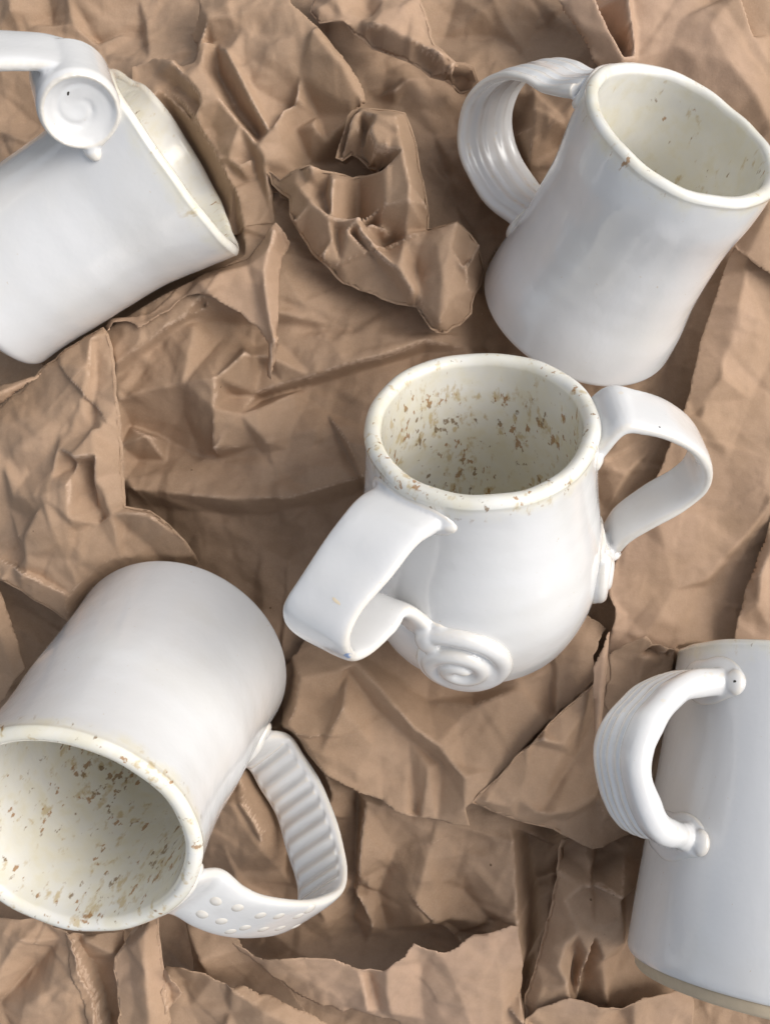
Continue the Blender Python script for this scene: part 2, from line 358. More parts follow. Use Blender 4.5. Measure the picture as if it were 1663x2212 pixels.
# ---- A, the two-handled mug in the middle
m = MUG['A']
pl = c3((455, 615), (385, 662), (288, 785), (205, 905), (165, 995), (190, 1052), (255, 1030), (335, 978), (405, 930))
P = strap(m, 47, pl, anchor(m, 47, .90), anchor(m, 58, .385))
wv = np.array([tang(m, 47)] * 8 + [tang(m, 60)])
chunks = [sweep(P, wv, [2.6, 2.5, 2.4, 2.3, 2.3, 2.2, 1.9, 1.5, 1.1], [.75, .5, .46, .46, .46, .46, .46, .5, .62])]
chunks += lumps(m, 47, .885 * m.L, 2.8, rnd, 7, .20) + collar(m, 47, .89 * m.L, 1.45, .36, rnd, .2, .14) + collar(m, 57, .41 * m.L, .6, .3, rnd, .2, .12)
def spiral(m, phi0, ax0, R0, R1, turns, start, rt0, rt1, cw=1, disc=1.0, lift=.10, n=160):
    r0 = float(m.r(ax0 / m.L)[0]); th = np.linspace(0, 2 * np.pi * turns, n)
    R = R0 + (R1 - R0) * (th / th[-1]) ** .72; an = math.radians(start) - cw * th
    f = math.radians(phi0) + R * np.cos(an) / r0; ax = ax0 + R * np.sin(an)
    P = m.surf(ax, f, lift + .22 * (1 - R / R0)); T = np.gradient(P, axis=0); T /= np.linalg.norm(T, axis=1)[:, None]
    nrm = np.cos(f)[:, None] * m.e1 + np.sin(f)[:, None] * m.e2; B = np.cross(T, nrm)
    rt = np.linspace(rt0, rt1, n); a = np.linspace(0, 2 * np.pi, 14, endpoint=False)
    V = P[:, None] + rt[:, None, None] * (np.cos(a)[None, :, None] * nrm[:, None] * .85 + np.sin(a)[None, :, None] * B[:, None])
    Fc = gridfaces(n, 14).tolist(); Fc += [list(range(14)), list(range((n - 1) * 14, n * 14))[::-1]]
    ch = [(V.reshape(-1, 3), Fc)]
    ch.append(ball(m.surf(np.array(ax0), np.array(math.radians(phi0)), -.12), (R0 * disc, R0 * disc, .38), [tang(m, phi0), m.a, radial(m, phi0)]))
    return ch
chunks.append(ball(m.surf(np.array(.365 * m.L), np.array(math.radians(60.5)), .10), (.42, .62, .30), [tang(m, 60), m.a, radial(m, 60)]))
chunks += spiral(m, 75, 2.10, 1.80, .16, 2.3, 132, .36, .27, 1, .86, .04)
HAND['A'] = fuse('handle', chunks, m.mat, ROOT['A'], m.base, .05, 9)
pr = c3((1150, 285), (1230, 288), (1320, 312), (1396, 360), (1432, 425), (1420, 492), (1360, 545), (1260, 600), (1175, 660), (1128, 722))
P = strap(m, 180, pr, anchor(m, 180, .90), anchor(m, 172, .42))
chunks = [sweep(P, tang(m, 180), [2.3, 2.2, 2.1, 2.1, 2.0, 1.9, 1.8, 1.6, 1.3], [.7, .46, .42, .42, .42, .42, .46, .55])]
chunks += lumps(m, 180, .885 * m.L, 2.3, rnd, 6, .19) + collar(m, 180, .88 * m.L, 1.25, .38, rnd, .2, .15) + collar(m, 172, .42 * m.L, .8, .4, rnd)
chunks += spiral(m, 163, 2.9, .95, .18, 1.6, 90, .30, .22, -1, 1.1)
HAND['A2'] = fuse('handle', chunks, m.mat, ROOT['A'], m.base, .05, 9)

# ---- B, ribbed wide strap
m = MUG['B']
near = [(790, 470), (690, 405), (600, 362), (500, 352), (410, 390), (345, 480), (318, 600), (330, 710), (380, 820), (450, 915), (520, 1000)]
P = strap(m, 330, c2(*[(x + 105, y - 55) for x, y in near])[1:-1], anchor(m, 330, .93), anchor(m, 330, .26))
ribs = lambda s, x, side: np.where(side > 0, -.12 * (.5 + .5 * np.cos(x * math.pi * 5.5)) * (np.abs(x) < .93), 0) + np.where(side < 0, .035 * np.cos(x * math.pi * 4.5), 0)
chunks = [sweep(P, tang(m, 330), [3.3, 3.0, 3.0, 3.0, 3.0, 3.0, 2.9, 2.8], [.6, .42, .38, .38, .38, .38, .40, .5], m=110, n=130, outer=ribs)]
chunks += collar(m, 330, .92 * m.L, 1.7, .34, rnd, .2, .16) + collar(m, 331, .26 * m.L, 1.5, .36, rnd, .22, .15)
HAND['B'] = fuse('handle', chunks, m.mat, ROOT['B'], m.base, .042, 4)

# ---- C, strap that ends in a scroll against the rim
m = MUG['C']
pc = c1((-460, 450), (-330, 300), (-180, 222), (-44, 208), (106, 208), (216, 216), (316, 247), (404, 300), (468, 378))
phi = 52
P = strap(m, phi, pc, anchor(m, phi, .18), None)
cc = m.plane(phi, *c1((322, 392))[0])
t_ax, r_ax, nn = m.a, radial(m, phi), tang(m, phi)
cam_c = np.array([0, 0, H])
wt_ = np.linspace(0, 1, len(P))[:, None] ** 1.5; P = P + nn * .18 + 1.15 * wt_ * (cam_c - P) / np.linalg.norm(cam_c - P, axis=1)[:, None]
cc = cc + nn * .20; cc = cc + 1.15 * (cam_c - cc) / np.linalg.norm(cam_c - cc)
ex = P[-1] - cc; a0 = math.atan2(ex @ r_ax, ex @ t_ax); R0 = math.hypot(ex @ r_ax, ex @ t_ax)
sp = [cc + R0 * (1 - .05 * i / 12) * (math.cos(a0 - i / 12 * 1.5) * t_ax + math.sin(a0 - i / 12 * 1.5) * r_ax) for i in range(1, 4)]
chunks = [sweep(np.vstack([P, np.array(sp)]), nn, [2.35] * 14 + [1.8, 1.2], [.55, .5, .48, .48, .5, .5, .5, .40, .25], n=150)]
def scroll_disc(c, ax_x, ax_y, ax_n, R, hw):
    """rolled end of the strap: dished face with a shallow spiral line"""
    nr, nt_ = 46, 120; r = np.linspace(.001, 1, nr)[:, None]; t = np.linspace(0, 2 * np.pi, nt_, endpoint=False)[None]
    ph = (r * 2.1 + t / (2 * np.pi)) % 1.0
    z = hw - .30 * (1 - r ** 2) + .10 * np.exp(-((r - .9) / .09) ** 2) - .07 * np.exp(-((ph - .5) / .12) ** 2) * np.clip((r - .15) / .15, 0, 1) * np.clip((.8 - r) / .15, 0, 1) - .30 * np.clip((r - .88) / .12, 0, 1) ** 2
    top = c + (R * r * np.cos(t))[..., None] * ax_x + (R * r * np.sin(t))[..., None] * ax_y + z[..., None] * ax_n
    bot = c + (R * r * np.cos(t))[..., None] * ax_x + (R * r * np.sin(t))[..., None] * ax_y - (hw - .25 * r ** 4)[..., None] * ax_n
    V = np.concatenate([top.reshape(-1, 3), bot[::-1].reshape(-1, 3)]); return V, gridfaces(2 * nr, nt_).tolist() + [list(range(nt_))[::-1], list(range((2 * nr - 1) * nt_, 2 * nr * nt_))]
chunks.append(scroll_disc(cc, t_ax, r_ax, nn, R0 * 1.22, 1.30))
chunks += lumps(m, 74, .80 * m.L, 1.7, rnd, 9, .30) + lumps(m, 70, .84 * m.L, 1.6, rnd, 9, .34)
chunks.append(ball(m.surf(np.array(.86 * m.L), np.array(math.radians(58)), .15), (1.25, .85, .9), [tang(m, 58), m.a, radial(m, 58)]))
HAND['C'] = fuse('handle', chunks, m.mat, ROOT['C'], m.base, .055, 10)

# ---- D, strap ridged inside and dotted outside
m = MUG['D']; phi = 335
pd = c4((845, 1560), (950, 1622), (1050, 1662), (1190, 1682), (1300, 1668), (1378, 1618), (1402, 1532), (1390, 1432), (1350, 1292), (1300, 1152), (1230, 1042), (1165, 950))
P = strap(m, phi, pd, anchor(m, phi, .93), anchor(m, phi, .17))
def rip(s, x, side): return np.where(side < 0, .075 * np.cos(s * 2 * math.pi * 24) * (np.abs(x) < .82) * ((s > .50) & (s < .93)) * .8, 0)
swD = dict(w=[3.0, 2.8, 2.7, 2.7, 2.7, 2.7, 2.6, 2.6, 2.5], t=[.6, .5, .45, .45, .45, .45, .5, .6])
chunks = [sweep(P, tang(m, phi), swD['w'], swD['t'], m=60, n=260, outer=rip)]
chunks += lumps(m, phi, .17 * m.L, 2.6, rnd, 7, .2) + lumps(m, phi, .905 * m.L, 2.9, rnd, 8, .24) + collar(m, phi, .91 * m.L, 1.6, .40, rnd, .22, .18) + collar(m, phi, .18 * m.L, 1.4, .45, rnd, .26, .22)
HAND['D'] = fuse('handle', chunks, m.mat, ROOT['D'], m.base, .045, 3)
dots = c4((940, 1603), (1035, 1632), (1135, 1665), (1215, 1668), (1300, 1668), (880, 1660), (965, 1690), (1068, 1718), (1148, 1725), (1222, 1720), (1005, 1735), (1290, 1712), (1350, 1640))
bt = BVHTree.FromObject(HAND['D'], bpy.context.evaluated_depsgraph_get()); off = Vector(ROOT['D'].location)
for i, (u, v) in enumerate(dots):
    d = Vector(ray(u, v)).normalized(); loc, nrm, _, _ = bt.ray_cast(Vector((0, 0, H * S)) - off, d)
    if loc is None: print('dot missed', u, v); continue
    if nrm.dot(d) > 0: nrm = -nrm
    t1 = nrm.cross(Vector(m.a)).normalized(); t2 = nrm.cross(t1)
    V, Fc = ball(np.array((loc + off)[:]) / S - np.array(nrm[:]) * .05, (.26, .24, .085), [t1[:], t2[:], nrm[:]])
    mesh_obj('dot', V, Fc, m.mat, HAND['D'], m.base)

# ---- E, thick grooved handle
m = MUG['E']; phi = 28
near = [(1060, 425), (960, 450), (870, 510), (780, 615), (715, 750), (710, 900), (760, 1050), (840, 1180)]
P = strap(m, phi, c5(*[(x - 85, y - 15) for x, y in near]), anchor(m, phi, .875), anchor(m, 19, .415))
def gro(s, x, side):
    g = 0
    for c in (-.62, -.34, -.05, .22): g = g - .14 * np.exp(-((x - c) / .06) ** 2)
    return np.where(side > 0, g, 0) + .16 * np.exp(-((x - .78) / .30) ** 2)
chunks = [sweep(P, tang(m, phi), [2.2, 2.0, 2.2, 2.3, 2.4, 2.3, 2.2, 2.0, 2.2], [.9, .75, .75, .78, .8, .78, .75, .75, .9], m=120, n=120, outer=gro, power=2.6)]
chunks += collar(m, phi + 1, .875 * m.L, 1.2, .42, rnd, .30, .20) + collar(m, 19, .415 * m.L, 1.2, .45, rnd, .30, .22)
for dp, fr in ((17, .872), (8, .412)): chunks.append(ball(m.surf(np.array(fr * m.L), np.array(math.radians(phi + dp)), .08), (.32, .44, .22), [tang(m, phi + dp), m.a, radial(m, phi + dp)]))
HAND['E'] = fuse('handle', chunks, m.mat, ROOT['E'], m.base, .042, 4)

bpy.context.view_layer.update()
for k, h, p, ru, rv, mt, an in (('C', 'C', c1((297, 405))[0], .07, .035, M_DARK, 1.), ('E', 'E', c5((1222, 405))[0], .055, .05, M_DARK, 0), ('A', 'A2', c3((1298, 340))[0], .035, .03, M_DARK, 0),
        ('A', 'A', c3((228, 915))[0], .20, .05, M_SCR, 2.5), ('A', 'A', c3((268, 1098))[0], .17, .10, M_BLUE, 2.2)):
    mark('blemish', HAND[h], ROOT[k], p[0], p[1], ru, rv, mt, an)
# ------------------------------------------------------------------ crumpled kraft paper
G = 0.078; X0, X1, Y0, Y1 = -21.0, 21.0, -26.5, 26.5
NX, NY = int((X1 - X0) / G), int((Y1 - Y0) / G)
GX = X0 + np.arange(NX) * G; GY = Y0 + np.arange(NY) * G
def raster(P, T, Z, out):
    """linear interpolation over triangles, written into the grid"""
    for t in T:
        (x0, y0), (x1, y1), (x2, y2) = P[t[0]], P[t[1]], P[t[2]]
        d = (y1 - y2) * (x0 - x2) + (x2 - x1) * (y0 - y2)
        if abs(d) < 1e-9: continue
        i0 = max(0, int((min(x0, x1, x2) - X0) / G)); i1 = min(NX, int((max(x0, x1, x2) - X0) / G) + 2)
        j0 = max(0, int((min(y0, y1, y2) - Y0) / G)); j1 = min(NY, int((max(y0, y1, y2) - Y0) / G) + 2)
        if i1 <= i0 or j1 <= j0: continue
        gx = GX[i0:i1][None]; gy = GY[j0:j1][:, None]
        a = ((y1 - y2) * (gx - x2) + (x2 - x1) * (gy - y2)) / d; b = ((y2 - y0) * (gx - x2) + (x0 - x2) * (gy - y2)) / d; c = 1 - a - b
        m = (a >= -1e-6) & (b >= -1e-6) & (c >= -1e-6)
        v = a * Z[t[0]] + b * Z[t[1]] + c * Z[t[2]]
        out[j0:j1, i0:i1][m] = v[m]
def facets(scale, amp, seed, box, stretch=1.0, rot=0.0):
    """a sheet of random flat facets: crumple at one size"""
    r = np.random.RandomState(seed); x0, x1, y0, y1 = box; cx, cy = (x0 + x1) / 2, (y0 + y1) / 2
    R = math.hypot(x1 - x0, y1 - y0) / 2 + 2 * scale
    nx = int(2 * R / scale) + 2; ny = int(2 * R / (scale * stretch)) + 2
    j, i = np.mgrid[0:ny, 0:nx]
    px = -R + (i + .5 * (j % 2) + r.uniform(-.42, .42, i.shape)) * scale; py = -R + (j + r.uniform(-.42, .42, i.shape)) * scale * stretch
    c, s = math.cos(rot), math.sin(rot)
    P = np.stack([cx + px * c - py * s, cy + px * s + py * c], -1).reshape(-1, 2)
    Z = (r.uniform(-1, 1, i.size) * np.abs(r.uniform(0, 1, i.size)) ** .5) * amp
    T = []
    for b in range(ny - 1):
        for a in range(nx - 1):
            k = b * nx + a
            if r.rand() < .5: T += [(k, k + 1, k + nx), (k + 1, k + nx + 1, k + nx)]
            else: T += [(k, k + 1, k + nx + 1), (k, k + nx + 1, k + nx)]
    T = np.array(T); q = P[T].mean(1); keep = (q[:, 0] > x0 - scale * 2) & (q[:, 0] < x1 + scale * 2) & (q[:, 1] > y0 - scale * 2) & (q[:, 1] < y1 + scale * 2)
    out = np.zeros((NY, NX)); raster(P.tolist(), T[keep].tolist(), Z.tolist(), out); return out
def creases(n, seed, box, amp=.09, lo=1.2, hi=5.0, ang=None):
    """single pinched lines, each a small tent or groove that dies out at its ends"""
    r = np.random.RandomState(seed); out = np.zeros((NY, NX)); x0, x1, y0, y1 = box
    for _ in range(n):
        x, y = r.uniform(x0, x1), r.uniform(y0, y1); th = r.uniform(0, math.pi) if ang is None else ang + r.normal(0, .45)
        L = r.uniform(lo, hi); w_ = r.uniform(.10, .5); a = amp * r.uniform(.3, 1) * r.choice([-1, 1]); k = r.uniform(-.12, .12); side = r.uniform(.2, .6)
        i0 = max(0, int((x - L - X0) / G)); i1 = min(NX, int((x + L - X0) / G) + 1); j0 = max(0, int((y - L - Y0) / G)); j1 = min(NY, int((y + L - Y0) / G) + 1)
        if i1 <= i0 or j1 <= j0: continue
        dx = GX[i0:i1][None] - x; dy = GY[j0:j1][:, None] - y
        s = dx * math.cos(th) + dy * math.sin(th); d = -dx * math.sin(th) + dy * math.cos(th) + k * s * s / L * 2
        d = np.where(d > 0, d * side, d)
        out[j0:j1, i0:i1] += a * np.clip(1 - np.abs(d) / w_, 0, 1) * np.clip(1 - (2 * np.abs(s) / L) ** 2, 0, 1)
    return out
def blur(z, n):
    for _ in range(n):
        p = np.pad(z, 1, mode='edge'); z = (p[:-2, 1:-1] + p[2:, 1:-1] + p[1:-1, :-2] + p[1:-1, 2:] + 4 * z) / 8
    return z
def poly_sd(poly):
    """signed distance (inside positive) and nearest outline point, on the grid, for cells near the polygon"""
    P = np.asarray(poly); Q = np.roll(P, -1, 0)
    gx, gy = np.meshgrid(GX, GY); best = np.full(gx.shape, 1e9); nx_, ny_ = gx.copy(), gy.copy(); inside = np.zeros(gx.shape, bool)
    for (ax, ay), (bx, by) in zip(P, Q):
        c = ((ay > gy) != (by > gy)); 
        if ay != by: inside ^= c & (gx < (bx - ax) * (gy - ay) / (by - ay) + ax)
        m = 2.2
        i0 = max(0, int((min(ax, bx) - m - X0) / G)); i1 = min(NX, int((max(ax, bx) + m - X0) / G) + 1); j0 = max(0, int((min(ay, by) - m - Y0) / G)); j1 = min(NY, int((max(ay, by) + m - Y0) / G) + 1)
        if i1 <= i0 or j1 <= j0: continue
        sx, sy = gx[j0:j1, i0:i1], gy[j0:j1, i0:i1]; dx, dy = bx - ax, by - ay; l2 = dx * dx + dy * dy + 1e-12
        t = np.clip(((sx - ax) * dx + (sy - ay) * dy) / l2, 0, 1); qx = ax + t * dx; qy = ay + t * dy
        d = np.hypot(sx - qx, sy - qy); b = best[j0:j1, i0:i1]; u = d < b
        b[u] = d[u]; nx_[j0:j1, i0:i1][u] = qx[u]; ny_[j0:j1, i0:i1][u] = qy[u]
    return np.where(inside, best, -best), nx_, ny_
# how low the mugs come: the paper gives way under them
ENV = np.full((NY, NX), 1e9)
def press(V):
    i = ((V[:, 0] - X0) / G + .5).astype(int); j = ((V[:, 1] - Y0) / G + .5).astype(int); k = (i >= 0) & (i < NX) & (j >= 0) & (j < NY)
    np.minimum.at(ENV, (j[k], i[k]), V[k, 2])
for k_, m in MUG.items():
    ax = np.linspace(0, m.L, 240)[:, None]; f = np.linspace(0, 2 * np.pi, 620, endpoint=False)[None]
    press(m.surf(ax, f).reshape(-1, 3))
    rr = np.linspace(0, 1, 60)[:, None]; press(m.P(0 * rr, rr * float(m.r(0)[0]), f).reshape(-1, 3))
for k_, o in HAND.items(): press(verts_cm(o))
for _ in range(9):
    p = np.pad(ENV, 1, constant_values=1e9); ENV = np.minimum(ENV, np.min([p[:-2, 1:-1], p[2:, 1:-1], p[1:-1, :-2], p[1:-1, 2:]], axis=0) + 2.6 * G)
def blur(z, n):
    for _ in range(n):
        p = np.pad(z, 1, mode='edge'); z = (p[:-2, 1:-1] + p[2:, 1:-1] + p[1:-1, :-2] + p[1:-1, 2:] + 4 * z) / 8
    return z
ENV = blur(np.minimum(ENV, 5.0), 3)
def look(field, P_):
    fi = np.clip((P_[:, 0] - X0) / G, 0, NX - 1.001); fj = np.clip((P_[:, 1] - Y0) / G, 0, NY - 1.001); a = fi.astype(int); b = fj.astype(int); u_, v_ = fi - a, fj - b
    return field[b, a] * (1 - u_) * (1 - v_) + field[b, a + 1] * u_ * (1 - v_) + field[b + 1, a] * (1 - u_) * v_ + field[b + 1, a + 1] * u_ * v_
COMP = np.full((NY, NX), -9.0)
ZM, ZK = -.7, 1.5
NLAY = 20; lay_i = [0]
def sheet(name, label, cat, outline, folds, mat, roll=None, crumple=1.0, seed=1, torn=0.03, soft=1, group=None, kind=None, thick=.022, lift=.05, dir=None):
    lf = lambda p: at(p[0], p[1], ZM + (p[2] - ZM) * ZK)
    O = [lf(p) for p in outline]
    rr = random.Random(seed * 7 + 1)
    # outline, broken up finely
    dense = []
    for (a, b) in zip(O, O[1:] + O[:1]):
        L = math.hypot(b[0] - a[0], b[1] - a[1]); n = max(1, int(L / .28))
        nrm = np.array([-(b[1] - a[1]), b[0] - a[0]]) / (L + 1e-9); bow = rr.uniform(-.02, .02) * L
        for i in range(n):
            t = i / n; q = a + (b - a) * t
            j = (rr.gauss(0, torn) if i else 0) + bow * math.sin(math.pi * t)
            dense.append(np.array([q[0] + nrm[0] * j, q[1] + nrm[1] * j, q[2]]))
    pts = [Vector(p[:2]) for p in dense]; zs = [p[2] for p in dense]; n0 = len(pts); ed = [(i, (i + 1) % n0) for i in range(n0)]
    for fl in folds:
        q = [lf(p) for p in fl]; qq = []
        for a, b in zip(q, q[1:]):
            L = math.hypot(*(b - a)[:2]); n = max(1, int(L / 1.1))
            for i in range(n):
                t = i / n; r_ = a + (b - a) * t
                if i: r_ = r_ + np.array([rr.gauss(0, .05), rr.gauss(0, .05), rr.gauss(0, .025)])
                qq.append(r_)
        qq.append(q[-1]); k = len(pts)
        for p in qq: pts.append(Vector(p[:2])); zs.append(p[2])
        ed += [(k + i, k + i + 1) for i in range(len(qq) - 1)]
    V, E_, T, ov, _, _ = delaunay_2d_cdt(pts, ed, [], 0, 1e-4)
    src = np.array([p[:] for p in pts]); zsrc = np.array(zs); Z = []
    for i, v in enumerate(V):
        if ov[i]: Z.append(float(np.mean([zs[k] for k in ov[i]])))
        else:
            d = np.hypot(src[:, 0] - v[0], src[:, 1] - v[1]); k = d.argsort()[:4]; wgt = 1 / (d[k] + .01); Z.append(float((zsrc[k] * wgt).sum() / wgt.sum()))
    z = np.full((NY, NX), np.nan); raster([v[:] for v in V], [list(t) for t in T], Z, z)
    poly = [p[:2] for p in dense]; sdist, nx_, ny_ = poly_sd(poly)
    pa = np.array(poly); box = (max(X0, pa[:, 0].min() - 1), min(X1, pa[:, 0].max() + 1), max(Y0, pa[:, 1].min() - 1), min(Y1, pa[:, 1].max() + 1))
    for _ in range(10):                                   # carry heights a little past the outline
        bad = np.isnan(z); p = np.pad(z, 1, constant_values=np.nan); st = np.stack([p[:-2, 1:-1], p[2:, 1:-1], p[1:-1, :-2], p[1:-1, 2:]])
        ok = ~np.isnan(st); cnt = ok.sum(0); s_ = np.where(ok, st, 0).sum(0); u = bad & (cnt > 0); z[u] = s_[u] / cnt[u]
    z = np.nan_to_num(z, nan=-1.0); z = blur(z, soft)
    c = crumple; rs = seed * 13; rot = rr.uniform(0, 3) if dir is None else dir
    nz = facets(3.3, .55 * c, rs + 1, box, .5, rot) + facets(1.6, .15 * c, rs + 2, box, .45, rot + .7) + facets(.85, .05 * c, rs + 6, box, .4, rot + 1.9) + facets(.5, .02 * c, rs + 3, box, .8, rot + 1)
    area = (box[1] - box[0]) * (box[3] - box[2])
    nz += creases(int(area * .36), rs + 4, box, .17 * c, 1.6, 6.5, dir) + creases(int(area * 1.6), rs + 5, box, .055 * c, .5, 2.4)
    z = z + nz
    z = np.where(COMP > -8, np.maximum(z, COMP + lift), z)
    z = np.minimum(z, ENV - .05 - .035 * (NLAY - lay_i[0])); z = np.maximum(z, -3.6 + .03 * lay_i[0]); lay_i[0] += 1
    keep = sdist > -.72 * G; snap = (sdist < .38 * G) & keep
    gx, gy = np.meshgrid(GX, GY); gx = np.where(snap, nx_, gx); gy = np.where(snap, ny_, gy)
    zs = z.copy(); zs[snap] = look(z, np.stack([gx[snap], gy[snap]], -1))
    idx = np.full(keep.shape, -1); idx[keep] = np.arange(keep.sum())
    q = np.stack([idx[:-1, :-1], idx[:-1, 1:], idx[1:, 1:], idx[1:, :-1]], -1).reshape(-1, 4); q = q[(q >= 0).all(1)]
    used = np.zeros(keep.sum(), bool); used[q.ravel()] = True; rem = np.cumsum(used) - 1; q = rem[q]
    Vv = np.stack([gx[keep], gy[keep], zs[keep]], -1)[used]
    fold = np.clip(z - blur(z, 1), -.2, .2); fold = np.stack([fold[keep]] * 3, -1)[used]
    PREV = COMP.copy(); COMP[sdist > 0] = z[sdist > 0]
    org = (float(Vv[:, 0].mean()), float(Vv[:, 1].mean()), float(Vv[:, 2].min()))
    if roll and roll[0] >= .45:
        # the edge bends over and down to the sheet below
        dep, wid = roll; ds = np.array(dense)[:, :2]; n = len(ds)
        for _ in range(2): ds2 = (np.roll(ds, 1, 0) + 2 * ds + np.roll(ds, -1, 0)) / 4
        tg = np.roll(ds2, -1, 0) - np.roll(ds2, 1, 0); nr = np.stack([tg[:, 1], -tg[:, 0]], 1)
        for _ in range(2): nr = np.roll(nr, 1, 0) + nr * 2 + np.roll(nr, -1, 0)
        nr /= np.linalg.norm(nr, axis=1)[:, None] + 1e-9
        A2 = .5 * np.sum(ds[:, 0] * np.roll(ds[:, 1], -1) - np.roll(ds[:, 0], -1) * ds[:, 1])
        if A2 < 0: nr = -nr
        zt = look(z, ds) + .004; h_ = .022; rows = []
        low = np.where(look(PREV, ds + nr * h_) > -8, look(PREV, ds + nr * h_) + .01, -3.5); zl = np.maximum(zt - dep, low); zl = np.minimum(zl, zt - .01)
        env = look(np.minimum(ENV, 99), ds + nr * h_) - .06
        rows.append(np.column_stack([ds - nr * .08, look(z, ds - nr * .08) - .012]))
        for a_ in np.linspace(0, math.pi, 7):
            rows.append(np.column_stack([ds + nr * h_ * math.sin(a_), np.minimum(zt - h_ * (1 - math.cos(a_)), np.where(a_ > .3, env, 99))]))
        rows.append(np.column_stack([ds - nr * .30, np.minimum(zl, np.minimum(zt - .15, env))]))
        k0 = len(Vv); Vv = np.vstack([Vv] + rows); q = np.vstack([q, gridfaces(9, n) + k0]); fold = np.vstack([fold, np.zeros((9 * n, 3))])
    o = mesh_obj(name, Vv, q, mat, None, org, smooth=False, attrs={'fold': fold})
    if thick:
        md = o.modifiers.new('paper_thickness', 'SOLIDIFY'); md.thickness = thick * S; md.offset = -1; md.use_rim_only = True
    tag(o, label, cat, group, kind); return o
KR = [paper('kraft_paper', 1.0), paper('kraft_paper_pale', 1.10, .3), paper('kraft_paper_dark', .94)]
PG = 'crumpled sheets of brown kraft paper'
B0 = -1.3
base_out = [(-190, -190, B0), (1850, -190, B0), (1850, 2420, B0), (-190, 2420, B0)]
